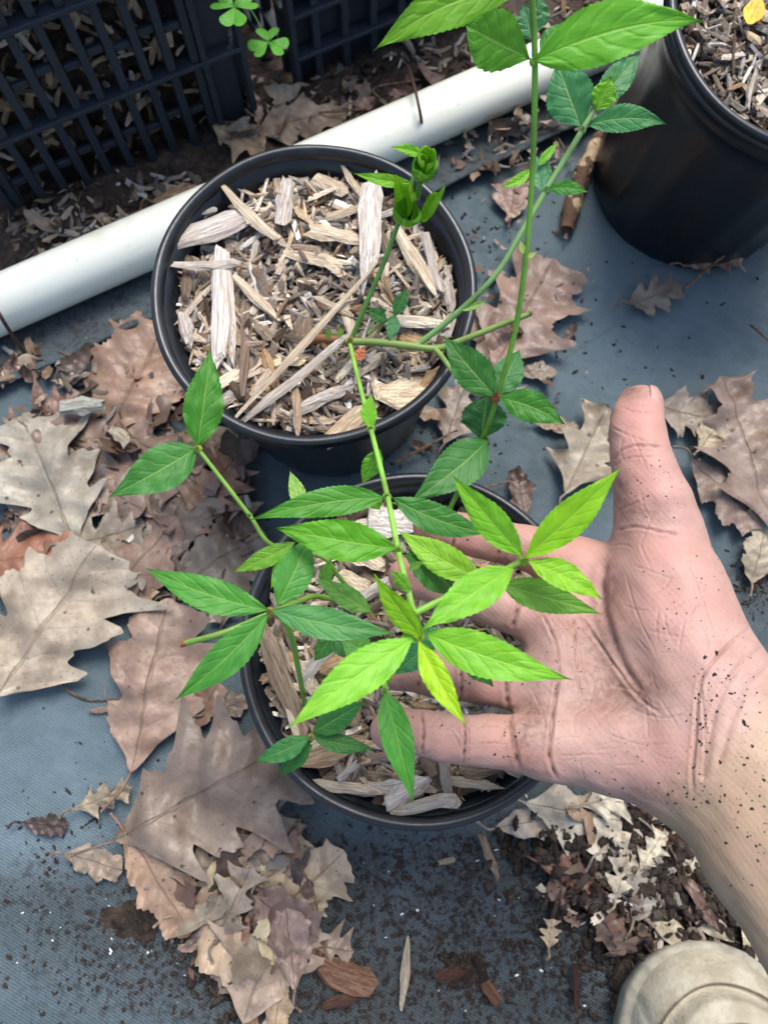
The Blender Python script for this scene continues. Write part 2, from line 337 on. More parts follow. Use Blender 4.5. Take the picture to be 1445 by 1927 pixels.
def mat_skin():
    m = M('skin'); red = m.attr('red').outputs['Fac']; dirt = m.attr('dirt').outputs['Fac']; arm = m.attr('arm').outputs['Fac']; p = m.obj()
    n1 = m.noise(75, p, 5, 0.65); n2 = m.noise(420, p, 4, 0.65); n3 = m.noise(1500, p, 2)
    palm = m.mix(m.ramp(n1, 0.3, 0.7), (0.365, 0.218, 0.172, 1), (0.430, 0.275, 0.228, 1))
    palm = m.mix(m.math('MULTIPLY', red, m.math('MULTIPLY_ADD', n1, 0.7, 0.45)), palm, (0.45, 0.170, 0.135, 1))
    armc = m.mix(m.ramp(n1, 0.3, 0.7), (0.325, 0.222, 0.140, 1), (0.385, 0.270, 0.176, 1))
    c = m.mix(arm, palm, armc)
    c = m.mix(m.math('MULTIPLY', m.ramp(n2, 0.5, 0.75), 0.25), c, (0.36, 0.15, 0.095, 1))
    c = m.mix(m.math('MULTIPLY', m.ramp(m.noise(150, p, 4, 0.7), 0.50, 0.72), 0.30), c, (0.40, 0.185, 0.125, 1))
    pk_ = m.math('MULTIPLY', m.ramp(m.noise(1900, p, 2, 0.5), 0.69, 0.74), m.ramp(m.noise(90, p, 2), 0.45, 0.62)); c = m.mix(m.math('MULTIPLY', pk_, 0.75), c, (0.07, 0.035, 0.025, 1))
    gr = m.math('MULTIPLY', dirt, m.math('MULTIPLY_ADD', m.ramp(n2, 0.3, 0.7), 1.0, 0.65), clamp=True)
    c = m.mix(m.math('MULTIPLY', gr, 0.92), c, (0.085, 0.040, 0.026, 1))
    wv = m.new('ShaderNodeTexWave', wave_type='BANDS', bands_direction='DIAGONAL'); wv.inputs['Scale'].default_value = 210; wv.inputs['Distortion'].default_value = 9.0; wv.inputs['Detail'].default_value = 1.0; wv.inputs['Detail Scale'].default_value = 0.12; m.l.new(p, wv.inputs['Vector'])
    fl = m.vor(700, m.mapping(p, (0.5, 1.3, 1)), feature='DISTANCE_TO_EDGE')
    h = m.math('ADD', m.math('MULTIPLY', wv.outputs['Fac'], 0.16), m.math('MULTIPLY', n2, 0.5)); h = m.math('ADD', h, m.math('MULTIPLY', m.ramp(fl, 0.0, 0.12), 0.18))
    c = m.mix(m.math('MULTIPLY', m.math('SUBTRACT', 1.0, wv.outputs['Fac']), 0.025), c, (0.40, 0.18, 0.12, 1))
    m.fin(c, m.math('MULTIPLY_ADD', n2, 0.25, 0.38), m.bump(h, 0.45, 0.0004), 0.36)
    m.p.inputs['Subsurface Weight'].default_value = 0.18; m.p.inputs['Subsurface Radius'].default_value = (0.0035, 0.0013, 0.0007); m.p.inputs['Subsurface Scale'].default_value = 1.0
    return m.m

MT = dict(leaf=mat_leaf(), stem=mat_stem(), dead=mat_dead(), chip=mat_chip(), fines=mat_fines(), soil=mat_soil(), soil2=mat_soil('potting_soil', 0.8),
          pot=mat_plastic('black_pot_plastic', 0.20, 0.20, (0.0055, 0.0072, 0.0095, 1), 0.5), crate=mat_plastic('black_crate_plastic', 0.35, 0.50, (0.018, 0.025, 0.033, 1), 0.25), fabric=mat_fabric(), pvc=mat_pvc(), skin=mat_skin(),
          bark=mat_flat('bark', (0.20, 0.125, 0.075, 1), 0.85, 240, 0.3, 0.2, 0.0015), stick=mat_stick(), rust=mat_flat('rusty_wire', (0.085, 0.045, 0.030, 1), 0.7, 500, 0.5, 0.3),
          crumb=mat_flat('soil_crumb', (0.040, 0.026, 0.018, 1), 0.85, 700, 0.4, 0.35), perlite=mat_flat('perlite', (0.75, 0.74, 0.70, 1), 0.7, 500, 0.85),
          shoe=mat_shoe(), sole=mat_flat('shoe_sole_rubber', (0.34, 0.31, 0.235, 1), 0.7, 90, 0.55, 0.3),
          nail=mat_flat('thumb_nail', (0.44, 0.255, 0.205, 1), 0.3, 300, 0.9, 0.5, 0.0002), stitch=mat_flat('fabric_mark', (0.16, 0.19, 0.20, 1), 0.6, 300, 0.6))

# ------------------------------------------------------------------ ground, fabric, soil behind the pipe
V, F = boxv(-12, 12, -12, 12, -0.30, -0.004)
link('ground', mesh('ground', V, F, False), MT['soil'], kind='structure')
PIPE_A, PIPE_B = P(0, 574, 0.0275), P(1000, 137, 0.0275); PDIR = unit(PIPE_B - PIPE_A); PNRM = np.array([-PDIR[1], PDIR[0], 0])
if PNRM[1] < 0: PNRM = -PNRM
def along(s, n, z=0.0):      # s metres along the pipe from PIPE_A, n metres beyond it
    q = PIPE_A + PDIR * s + PNRM * n; return np.array([q[0], q[1], z])
def sheet(name, s0, s1, n0, n1, ns, nn, zfun, mat, kind='structure', attrs=None, ragged=0.0, seed=1, smooth=True):
    sv_ = np.linspace(s0, s1, ns); nv_ = np.linspace(n0, n1, nn); rr = np.random.default_rng(seed)
    jag = Noise2(seed, 60)(sv_, sv_ * 0) * ragged
    V = []
    for i, s in enumerate(sv_):
        for j, n in enumerate(nv_):
            q = along(s, n + jag[i] * (1 - j / (nn - 1))); V.append(q)
    V = np.array(V); V[:, 2] = zfun(V[:, 0], V[:, 1])
    F = [(i * nn + j, (i + 1) * nn + j, (i + 1) * nn + j + 1, i * nn + j + 1) for i in range(ns - 1) for j in range(nn - 1)]
    at = {k: f(V) for k, f in (attrs or {}).items()}
    return link(name, mesh(name, V, F, smooth, attrs=at), mat, kind=kind)
fz1, fz2 = Noise2(3, 28), Noise2(4, 90)
def fabric_z(x, y):
    q = x * 0.47 + y * 0.88; r_ = x * 0.88 - y * 0.47
    return 0.0012 + 0.0010 * fz1(x, y) + 0.0004 * fz2(x, y) + 0.0007 * fz1(q * 3.2, r_ * 0.8)
BL = lambda spots: (lambda V: np.clip(sum(a * np.exp(-(((Q(V)[:, 0] - u) / rx) ** 2 + ((Q(V)[:, 1] - v) / ry) ** 2)) for u, v, rx, ry, a in spots), 0, 1))
dirt_shade_spots = [(900, 1650, 330, 110, .55), (1080, 1780, 260, 160, .5), (700, 1760, 200, 160, .5), (1230, 1720, 210, 210, 1.0), (930, 1800, 260, 170, 0.75), (300, 1790, 260, 150, 0.85), (640, 1900, 260, 100, 0.7), (800, 1640, 200, 70, 0.6), (1340, 1620, 160, 120, 0.9),
              (60, 1680, 140, 70, 0.5), (560, 1480, 60, 120, 0.55), (1430, 1100, 60, 60, 0.9), (480, 1200, 60, 300, 0.3), (1040, 1900, 200, 120, 0.7)]  # soil smears, plus shade painted along the left of the front pot
dust_light_spots = [(180, 1440, 330, 180, 0.75), (1150, 620, 320, 180, 0.60), (90, 1600, 130, 60, 0.8), (150, 1880, 240, 70, 0.35), (1100, 980, 120, 110, 0.25), (300, 1180, 120, 80, .3)]  # dust; the spot between the pots is also paled to offset shade
# dense sheet in view, wide skirt round it
ax = np.concatenate([[-3, -1.2], np.linspace(-0.50, 0.50, 200), [1.2, 3]]); ay = np.concatenate([[-3, -1.0], np.linspace(-0.30, 0.62, 190)])
X, Y = np.meshgrid(ax, ay, indexing='ij'); V = np.c_[X.ravel(), Y.ravel(), np.zeros(X.size)]; V[:, 2] = fabric_z(V[:, 0], V[:, 1])
na, nb_ = len(ax), len(ay); F = [(i * nb_ + j, (i + 1) * nb_ + j, (i + 1) * nb_ + j + 1, i * nb_ + j + 1) for i in range(na - 1) for j in range(nb_ - 1)]
inview = (np.abs(V[:, 0]) < 0.6) & (np.abs(V[:, 1]) < 0.7)
dv = BL(dirt_shade_spots)(V) * inview; du = BL(dust_light_spots)(V) * inview
fab = link('landscape_fabric', mesh('landscape_fabric', V, F, True, attrs=dict(dirt=dv, dust=du)), MT['fabric'], kind='structure')
# woven guide mark: a run of pale dashes
V = []; F = []
pa, pb = P(1187, 592, 0), P(1025, 697, 0); d = unit(pb - pa); nn_ = np.array([-d[1], d[0], 0]); Ln = np.linalg.norm(pb - pa)
for k in range(11):
    for t in (-1, 1):
        s0 = Ln * (k / 11); s1 = s0 + Ln / 11 * 0.62; b = len(V)
        for s, q in ((s0, -1), (s1, -1), (s1, 1), (s0, 1)):
            p = pa + d * s + nn_ * (t * 0.0007 + q * 0.00028); V.append((p[0], p[1], float(fabric_z(p[0], p[1])) + 0.0006))
        F.append((b, b + 1, b + 2, b + 3))
link('guide_mark', mesh('guide_mark', V, F), MT['stitch'], parent=fab, kind='stuff')
# second strip of fabric along the pipe
dN = lambda u, v: (P(u, v, 0) - PIPE_A) @ PNRM
n_edge = (dN(0, 765) + dN(255, 640) + dN(835, 370) + dN(1090, 240)) / 4
fz3 = Noise2(9, 45)
def strip_z(x, y):
    n_ = (np.asarray(x) - PIPE_A[0]) * PNRM[0] + (np.asarray(y) - PIPE_A[1]) * PNRM[1]
    return 0.0070 + 0.0010 * fz3(x, y) + 0.0055 * np.exp(-((n_ - n_edge - .003) / .008) ** 2)
strip = sheet('fabric_strip', -0.35, 0.80, n_edge, 0.03, 150, 40, strip_z, MT['fabric'], attrs=dict(dirt=lambda V: np.clip(0.45 + 0.3 * fz3(V[:, 0], V[:, 1]), 0, 1), dust=lambda V: np.full(len(V), 0.05)), ragged=0.0012)
sm = strip.modifiers.new('thick', 'SOLIDIFY'); sm.thickness = 0.0018
sz1, sz2, sz3 = Noise2(21, 30), Noise2(22, 110), Noise2(23, 350)
sheet('soil_bed', -0.5, 1.0, -0.012, 0.55, 260, 120, lambda x, y: 0.014 + 0.004 * sz1(x, y) + 0.0022 * sz2(x, y) + 0.0008 * sz3(x, y), MT['soil'])

# ------------------------------------------------------------------ white pipe
c0 = along(-0.45, 0, 0.0275); c1 = along(0.92, 0, 0.0275); n = 48; R = 0.0195; V = []; F = []
for i, q in enumerate((c0, c1)):
    for rr in (R, R - 0.003):
        for k in range(n):
            th = 2 * PI * k / n; V.append(q + rr * (math.cos(th) * PNRM + math.sin(th) * np.array([0, 0, 1])))
for k in range(n):
    k2 = (k + 1) % n
    F += [(k, k2, 2 * n + k2, 2 * n + k), (n + k2, n + k, 3 * n + k, 3 * n + k2), (k2, k, n + k, n + k2), (2 * n + k, 2 * n + k2, 3 * n + k2, 3 * n + k)]
V = np.array(V); o = link('pipe', mesh('pipe', V - c0, F), MT['pvc']); o.location = tuple(c0)
tag(o, 'long white plastic pipe lying on the ground behind the potted plants', 'pipe')

# ------------------------------------------------------------------ nursery pots
def pot(base, top, rt, rb, label, rimw=0.010, nfl=26, seed=0):
    base = np.asarray(base, float); top = np.asarray(top, float); ax_ = top - base; H = np.linalg.norm(ax_)
    t = thing('nursery_pot', base, label, 'plant pot', 'black plastic nursery pots')
    t.rotation_euler = Vector(ax_).to_track_quat('Z', 'Y').to_euler()
    k = rt / 0.0825
    ri = rt - 0.0034 * k; hb = H - 0.021 * k
    lerp = lambda z: rb + (ri - 0.002 * k - rb) * (z / H)
    prof = [(0.0, 0.001), (rb * 0.5, 0.001), (rb * 0.96, 0.0), (rb, 0.004)]
    prof += [(lerp(z), z) for z in np.linspace(0.012, hb, 12)]
    prof += [(lerp(hb) + 0.0016 * k, hb + 0.0012), (ri - 0.0006 * k, hb + 0.003)]
    prof += [(ri - 0.0004 * k, H - 0.006 * k)]
    # inside, going down: steps under the rim
    prof += [(ri - 0.0022 * k, H - 0.006 * k), (ri - 0.003 * k, H - 0.0085 * k), (ri - 0.0045 * k, H - 0.0092 * k), (ri - 0.0049 * k, H - 0.0128 * k), (ri - 0.0066 * k, H - 0.0136 * k), (ri - 0.0071 * k, H - 0.020 * k), (ri - 0.009 * k, H - 0.021 * k), (ri - 0.0115 * k, H - 0.045 * k), (ri - 0.0125 * k, H - 0.05 * k)]
    m0 = len(prof)
    def mod(i, th):
        z = prof[i][1]
        if 3 < i < 14: return 0.0007 * max(0, 0.5 + math.cos(th * 20)) * (1 if z < hb * 0.96 else 0)
        if i >= m0 - 4: return 0.0007 * math.sin(th * nfl) + 0.0004 * math.sin(th * 41 + 1)
        return 0.0
    V, F = lathe(prof, 192, mod); link('body', mesh('body', V, F), MT['pot'], parent=t)
    rp = [(ri - 0.0002 * k, H - 0.0078 * k), (rt - 0.0012 * k, H - 0.0083 * k), (rt - 0.0003 * k, H - 0.0077 * k), (rt - .0001 * k, H - 0.0064 * k), (rt - 0.0014 * k, H - 0.0056 * k), (rt - 0.0016 * k, H - 0.0044 * k), (rt - 0.0003 * k, H - 0.0036 * k), (rt, H - 0.0020 * k), (rt - 0.0008 * k, H - 0.0005 * k), (rt - 0.0022 * k, H),
          (rt - 0.0034 * k, H - 0.0002 * k), (ri - 0.0018 * k, H - 0.0016 * k), (ri - 0.0024 * k, H - 0.0060 * k)]
    V, F = lathe(rp, 192, lambda i, th: 0.00025 * math.sin(th * 3 + seed) + 0.0002 * math.sin(th * 7 + seed)); link('rim', mesh('rim', V, F), MT['pot'], parent=t)
    return t, H
ZA, ZB = 0.1545, 0.1425
ctrA = P(589, 540, ZA); ctrB = P(782, 1207, ZB); ctrC = np.array([0.2475, 0.3879, 0.1626]); basC = np.array([0.2370, 0.4079, 0.001])
RA, RB, RC = 0.0842, 0.0822, 0.0886
basA = np.array([ctrA[0], ctrA[1] + 0.013, 0.001])
pot(basA, ctrA, RA, 0.063, 'black nursery pot of pale wood chips standing behind the other small pot', seed=1)
pot((ctrB[0] + 0.002, ctrB[1] + 0.004, 0.001), ctrB, RB, 0.063, 'black nursery pot underneath the open hand', seed=2)
pot(basC, ctrC, RC, 0.0754, 'large smooth black pot partly cut off at the upper right corner', seed=3)

# ------------------------------------------------------------------ wood chips
def chip_mesh(i):
    r = np.random.default_rng(100 + i); ns, na_ = 6, 5
    skew = r.normal(0, .16)
    V = []; shape = r.random()
    taper0, taper1 = r.uniform(0.5, 1.0), r.uniform(0.3, 1.05)
    bend = r.normal(0, 0.11); ang = np.linspace(0, 2 * PI, ns, endpoint=False) + r.uniform(-0.3, 0.3, ns)
    rad = r.uniform(0.8, 1.15, ns)
    # ridge offsets give a split, fibrous section
    for a in range(na_):
        t = a / (na_ - 1); x = (t - 0.5)
        wd = 0.5 * (taper0 + (1 - taper0) * min(1, t / 0.3)) * (taper1 + (1 - taper1) * min(1, (1 - t) / 0.3))
        for k in range(ns):
            jx = skew * math.sin(ang[k]) * .5
            if a in (0, na_ - 1): jx += r.uniform(-0.16, 0.06) * (1 if a == 0 else -1)
            V.append((x + jx, math.cos(ang[k]) * rad[k] * wd * r.uniform(0.74, 1.2) + bend * (4 * x * x), math.sin(ang[k]) * rad[k] * 0.5 * r.uniform(0.8, 1.15) * (0.6 + 0.4 * wd * 2) + bend * 2 * (4 * x * x - 0.5)))
    F = []
    for a in range(na_ - 1):
        for k in range(ns):
            k2 = (k + 1) % ns; F.append((a * ns + k, a * ns + k2, (a + 1) * ns + k2, (a + 1) * ns + k))
    F.append(tuple(reversed(range(ns)))); F.append(tuple((na_ - 1) * ns + k for k in range(ns)))
    me = mesh('wood_chip', V, F, False); me.materials.append(MT['chip']); return me
CHIPS = [chip_mesh(i) for i in range(30)]
CHIPCOL = [(222, 208, 188), (212, 197, 174), (200, 182, 156), (224, 214, 198), (186, 168, 146), (168, 152, 134), (208, 186, 152), (150, 132, 116), (230, 224, 214), (196, 178, 158), (118, 98, 84), (206, 194, 176), (178, 146, 110)]
def chip_at(parent, loc, L, W, H_, yaw, tilt, roll, col, mi=None):
    o = bpy.data.objects.new('wood_chip', CHIPS[random.randrange(30) if mi is None else mi]); COL.objects.link(o); o.parent = parent
    o.location = tuple(np.asarray(loc) - np.array(parent.location)); o.scale = (L, W, H_)
    o.rotation_euler = (Matrix.Rotation(yaw, 3, 'Z') @ Matrix.Rotation(tilt, 3, 'Y') @ Matrix.Rotation(roll, 3, 'X')).to_euler()
    o.color = col; return o
def chip_col(k=1.0):
    c = random.choice(CHIPCOL); j = random.uniform(0.78, 1.10) * k
    return lin(*[min(255, x * j) for x in c])
def mulch(ctr, R, ztop, label, n, nf, special=(), seed=0, size=1.0):
    random.seed(seed); r = np.random.default_rng(seed)
    t = thing('wood_chip_mulch', (ctr[0], ctr[1], ztop), label, 'mulch')
    hn = Noise2(seed, 60); hf = lambda x, y: 0.0022 * hn(x, y)
    # soil bed
    V = [(0, 0, -0.004)]; rings, na_ = 10, 48
    for i in range(1, rings + 1):
        for k in range(na_):
            th = 2 * PI * k / na_; q = R * i / rings; x, y = q * math.cos(th), q * math.sin(th); V.append((x, y, -0.005 + hf(x, y) + r.normal(0, 0.0006)))
    F = [(0, 1 + k, 1 + (k + 1) % na_) for k in range(na_)]
    for i in range(rings - 1):
        for k in range(na_):
            k2 = (k + 1) % na_; b = 1 + i * na_; F.append((b + k, b + na_ + k, b + na_ + k2, b + k2))
    link('soil', mesh('soil', V, F), MT['soil2'], parent=t)
    # fines: small splinters joined into one part
    VV = []; FF = []; CC = []
    for i in range(nf):
        q = R * math.sqrt(r.random()) * 0.985; th = r.uniform(0, 2 * PI); x, y = q * math.cos(th), q * math.sin(th)
        L = (0.002 + 0.012 * r.random() ** 2) * size; W = min(L * r.uniform(0.12, 0.5), .0034); H_ = W * r.uniform(0.4, 0.9)
        m3 = Matrix.Rotation(r.uniform(0, 2 * PI), 3, 'Z') @ Matrix.Rotation(r.normal(0, 0.35), 3, 'Y') @ Matrix.Rotation(r.uniform(0, 3), 3, 'X')
        bv, bf = boxv(-L / 2, L / 2, -W / 2, W / 2, -H_ / 2, H_ / 2); b = len(VV); z = hf(x, y) + r.uniform(-0.004, 0.0018)
        kk = r.uniform(0.5, 1.12); col = lin(*[c_ * kk for c_ in CHIPCOL[r.integers(len(CHIPCOL))]])[:3]
        for vtx in bv:
            vtx = Vector(vtx); vtx.y *= 1 + 0.7 * r.uniform(-1, 1); vtx.x *= 1 + 0.2 * r.uniform(-1, 1)
            p = m3 @ vtx; VV.append((p.x + x, p.y + y, p.z + z)); CC.append(col)
        FF += [tuple(b + j for j in f) for f in bf]
    for i in range(int(nf * .27)):
        me_ = CHIPS[r.integers(30)]; q = R * math.sqrt(r.random()) * .97; th = r.uniform(0, 2 * PI); x, y = q * math.cos(th), q * math.sin(th); L = r.uniform(.007, .017) * size; W = min(L * .55, r.uniform(.0018, .0048) * size)
        m3 = Matrix.Rotation(r.uniform(0, 2 * PI), 3, 'Z') @ Matrix.Rotation(r.normal(0, 0.28), 3, 'Y') @ Matrix.Rotation(r.uniform(0, 3), 3, 'X'); bb = len(VV); z = hf(x, y) + r.uniform(-.001, .0035); kk = r.uniform(.55, 1.1); col = lin(*[c_ * kk for c_ in CHIPCOL[r.integers(len(CHIPCOL))]])[:3]
        for vt in me_.vertices: p = m3 @ Vector((vt.co.x * L, vt.co.y * W, vt.co.z * W * .55)); VV.append((p.x + x, p.y + y, p.z + z)); k2_ = r.uniform(.8, 1.1); CC.append(tuple(c_ * k2_ for c_ in col))
        FF += [tuple(bb + j for j in p_.vertices) for p_ in me_.polygons]
    link('chip_fines', mesh('chip_fines', VV, FF, False, attrs=dict(tint=np.array(CC))), MT['fines'], parent=t, kind='stuff')
    for i in range(n):
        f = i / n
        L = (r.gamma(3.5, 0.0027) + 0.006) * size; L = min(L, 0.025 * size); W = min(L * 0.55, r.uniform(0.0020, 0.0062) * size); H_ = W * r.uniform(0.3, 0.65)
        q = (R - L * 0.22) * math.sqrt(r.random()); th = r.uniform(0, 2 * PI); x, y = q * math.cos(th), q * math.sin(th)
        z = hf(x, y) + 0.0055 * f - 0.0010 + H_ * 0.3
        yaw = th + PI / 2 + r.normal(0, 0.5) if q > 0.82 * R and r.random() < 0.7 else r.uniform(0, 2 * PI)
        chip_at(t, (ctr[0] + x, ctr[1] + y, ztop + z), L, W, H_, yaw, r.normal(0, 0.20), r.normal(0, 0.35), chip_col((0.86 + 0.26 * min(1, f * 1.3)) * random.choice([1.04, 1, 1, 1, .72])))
    for (u0, v0, u1, v1, wpx, dz, col) in special:
        a, b = P(u0, v0, ztop + dz), P(u1, v1, ztop + dz); mid = (a + b) / 2; s = mpp(mid)
        L = np.linalg.norm(b - a) * 1.06; W = wpx * s * .95; H_ = min(W * 0.45, 0.0035)
        yaw = math.atan2(b[1] - a[1], b[0] - a[0])
        chip_at(t, mid, L, W, H_, yaw, random.gauss(0, 0.06), random.gauss(0, 0.18), lin(*col))
    return t
WH, TN, DK, GY, OR = (226, 219, 209), (218, 202, 176), (136, 118, 102), (204, 196, 186), (196, 164, 124)
spA = [(418, 485, 412, 655, 40, .009, WH), (430, 500, 437, 650, 24, .008, (222, 210, 196)), (345, 500, 448, 497, 24, .010, (222, 212, 196)), (330, 462, 468, 412, 52, .008, GY), (430, 375, 520, 450, 26, .009, TN),
       (545, 352, 535, 420, 36, .009, GY), (703, 375, 690, 520, 42, .010, WH), (590, 438, 680, 455, 36, .008, TN), (560, 480, 640, 500, 34, .005, TN), (750, 445, 810, 540, 32, .009, TN), (800, 450, 822, 540, 24, .008, GY),
       (745, 600, 830, 602, 34, .009, (228, 218, 198)), (760, 625, 800, 640, 36, .006, OR), (715, 740, 790, 735, 78, .008, (214, 198, 170)), (785, 740, 825, 690, 34, .006, OR), (462, 772, 625, 655, 22, .011, (214, 204, 190)), (490, 725, 660, 545, 14, .012, TN),
       (450, 530, 515, 590, 24, .007, TN), (475, 515, 460, 690, 26, .005, DK), (600, 560, 660, 590, 16, .008, TN), (645, 560, 660, 620, 24, .007, TN), (620, 820, 700, 760, 50, .006, (200, 180, 150)), (560, 760, 650, 720, 28, .006, GY), (555, 715, 560, 800, 18, .009, (190, 165, 140)),
       (355, 490, 350, 560, 26, .004, DK), (345, 590, 355, 640, 30, .005, GY), (600, 350, 650, 370, 26, .006, TN), (650, 335, 690, 385, 18, .009, TN), (700, 420, 760, 400, 18, .005, GY), (590, 420, 690, 400, 16, .007, TN), (575, 600, 560, 650, 34, .004, DK), (500, 660, 520, 720, 24, .006, OR),
       (350, 410, 405, 405, 34, .006, (188, 182, 172)), (380, 770, 440, 730, 30, .006, GY), (690, 690, 740, 640, 26, .004, TN), (840, 520, 850, 590, 22, .005, GY), (820, 640, 850, 600, 30, .005, GY)]
spB = [(700, 975, 770, 985, 62, .008, (226, 222, 214)), (672, 1040, 720, 1065, 44, .008, TN), (640, 1085, 690, 1110, 40, .006, TN), (690, 1120, 745, 1085, 26, .009, GY), (495, 1190, 555, 1350, 48, .008, (150, 132, 112)), (560, 1250, 590, 1300, 40, .006, TN), (575, 1270, 625, 1215, 22, .008, GY),
       (610, 1255, 665, 1235, 36, .007, OR), (655, 1290, 665, 1350, 40, .007, (168, 140, 112)), (570, 1430, 660, 1400, 46, .007, (176, 150, 118)), (600, 1475, 720, 1490, 20, .008, TN), (640, 1465, 670, 1440, 12, .012, GY), (740, 1510, 800, 1470, 44, .007, GY), (760, 1520, 850, 1500, 30, .009, (206, 196, 180)), (670, 1490, 740, 1480, 26, .006, GY),
       (830, 1430, 845, 1500, 24, .008, (170, 158, 146)), (800, 1420, 815, 1460, 26, .006, DK), (880, 1450, 950, 1440, 30, .006, (150, 128, 104)), (850, 1470, 930, 1480, 20, .006, TN), (930, 1430, 990, 1465, 18, .005, TN), (600, 1400, 650, 1350, 28, .006, TN), (540, 1170, 560, 1240, 24, .005, DK), (600, 1180, 660, 1170, 30, .005, GY), (520, 1250, 560, 1390, 18, .006, TN)]
zmA, zmB, zmC = ZA - 0.0165, ZB - 0.0145, 0.1626 - 0.019
mA = mulch(ctrA, RA - 0.0105, zmA, 'bed of pale weathered wood chips filling the rear small pot around the bent stem', 262, 2400, spA, 11)
mA.rotation_euler = Vector(ctrA - basA).to_track_quat('Z', 'Y').to_euler()
mulch(ctrB, RB - 0.0088, zmB, 'bed of wood chips under the fingers of the open hand', 275, 2400, spB, 12)
mC = mulch(ctrC, RC - 0.0125, zmC, 'bed of fine grey wood chips in the large pot at the upper right', 230, 1300, (), 13, 0.8)
mC.rotation_euler = Vector(ctrC - basC).to_track_quat('Z', 'Y').to_euler()

# ------------------------------------------------------------------ crates
def crate(corner, yaw, L, D, H, rails, pitch, label, midbars=1, fill=None, right_panel=True, seed=0):
    """front wall runs from the right-hand corner to the left (local -x); local +y goes back"""
    t = thing('plastic_crate', corner, label, 'crate', 'black plastic crates behind the pipe'); t.rotation_euler = (0, 0, yaw)
    def part(name, *b):
        V, F = boxv(*b); o = link(name, mesh(name, V, F, False), MT['crate'], parent=t)
        bv = o.modifiers.new('edge', 'BEVEL'); bv.width = 0.0006; bv.segments = 1; return o
    def share(name, o0, loc):
        o = o0.copy(); COL.objects.link(o); o.name = name; o.parent = t; o.location = loc; return o
    zs = np.linspace(0.0, H, rails)
    for z in zs:
        part('rail', -L, 0.0, -0.006, 0.006, z, z + 0.0035)            # front flange
        part('rail', -0.0055, 0.004, 0.0065, D, z, z + 0.0035)         # right flange
        part('rail', -L - 0.004, -L + 0.0055, 0.0065, D, z, z + 0.0035)
        part('rail', -L, 0.0, D + 0.0005, D + 0.0065, z, z + 0.0035)
    dz = zs[1] - zs[0]
    x = -0.034 if right_panel else -pitch * 0.5
    s0 = None; m0 = None
    xs = []
    while x > -L + 0.006: xs.append(x); x -= pitch
    for i in range(rails - 1):
        for k, x in enumerate(xs):
            if s0 is None: s0 = part('slat', -0.0029, 0.0029, -0.0035, 0.0035, 0.0037, dz - 0.0002)
            o = s0 if (i == 0 and k == 0) else share('slat', s0, (0, 0, 0)); o.location = (x, 0, zs[i])
            for b in range(midbars):
                if k + 1 >= len(xs): continue
                if m0 is None: m0 = part('cross_bar', -pitch + 0.0031, -0.0031, -0.001, 0.0032, -0.0026, 0.0026); first = True
                else: first = False
                zb = zs[i] + dz * (b + 1 + 0.12 * ((k % 2) - 0.5)) / (midbars + 1)
                o = m0 if first else share('cross_bar', m0, (0, 0, 0)); o.location = (x, 0, zb)
        for y in np.arange(0.02, D, pitch * 1.3):
            o = share('slat', s0, (0, 0, 0)); o.location = (-0.001, y, zs[i]); o.rotation_euler = (0, 0, PI / 2)
            o = share('slat', s0, (0, 0, 0)); o.location = (-L + 0.001, y, zs[i]); o.rotation_euler = (0, 0, PI / 2)
        for x in xs[::2]:
            o = share('slat', s0, (0, 0, 0)); o.location = (x, D + 0.003, zs[i])
    if right_panel:
        part('corner_panel', -0.031, -0.006, 0.002, 0.0045, 0.0036, H - 0.0002)
    for x, y in ((0.0, 0.0), (-0.0285, -0.0005), (-L, 0.0), (0.0, D), (-L, D)):
        part('corner_post', x - 0.0022, x + 0.0022, y - 0.0056, y + 0.0056, 0.004, H + 0.002)
    part('floor_panel', -L + 0.004, -0.004, 0.006, D, 0.0005, 0.003)
    if not fill: part('shade_panel', -L + 0.003, -0.003, 0.0070, 0.0085, 0.0036, H - 0.0002)  # added black sheet standing in for the shade inside the unfilled crate
    if fill:
        r = np.random.default_rng(seed); R3 = t.matrix_basis.to_3x3()
        f = thing('crate_mulch', corner, fill, 'mulch'); f.rotation_euler = (0, 0, yaw)
        # lumpy block of soil and chips behind the lattice
        nx, nz = 70, 50; V = []; F = []; nz1 = Noise2(seed, 120)
        for i in range(nx):
            for j in range(nz):
                xx = -0.010 - (L - 0.020) * i / (nx - 1); zz = 0.004 + (H - 0.02) * j / (nz - 1)
                V.append((xx, 0.010 + 0.003 * float(nz1(xx, zz)) + r.normal(0, 0.0008), zz))
        F = [(i * nz + j, i * nz + j + 1, (i + 1) * nz + j + 1, (i + 1) * nz + j) for i in range(nx - 1) for j in range(nz - 1)]
        b = len(V)
        for i in range(nx):
            xx = V[i * nz][0]; V.append((xx, D - 0.012, H - 0.016)); F.append
        F += [(i * nz + nz - 1, b + i, b + i + 1, (i + 1) * nz + nz - 1) for i in range(nx - 1)]
        link('soil', mesh('soil', V, F), MT['soil2'], parent=f)
        for i in range(290):
            xx = r.uniform(-L + 0.012, -0.012); zz = H * (0.10 + 0.86 * r.random() ** 0.7); Lc = r.uniform(0.007, 0.022); W = r.uniform(0.003, 0.007)
            c = chip_at(f, (0, 0, 0), Lc, W, W * 0.6, 0, 0, 0, chip_col(0.95))
            c.location = (xx, 0.0075 + r.uniform(-0.0035, 0.003), zz)
            c.rotation_euler = (PI / 2 + r.normal(0, 0.4), r.uniform(0, PI), r.normal(0, 0.3))
    return t
cA = P(484, 239, 0.0); cL = P(45, 422, 0.0); dvec = cA - cL; yawc = math.atan2(dvec[1], dvec[0]); Lc = float(np.linalg.norm(dvec))
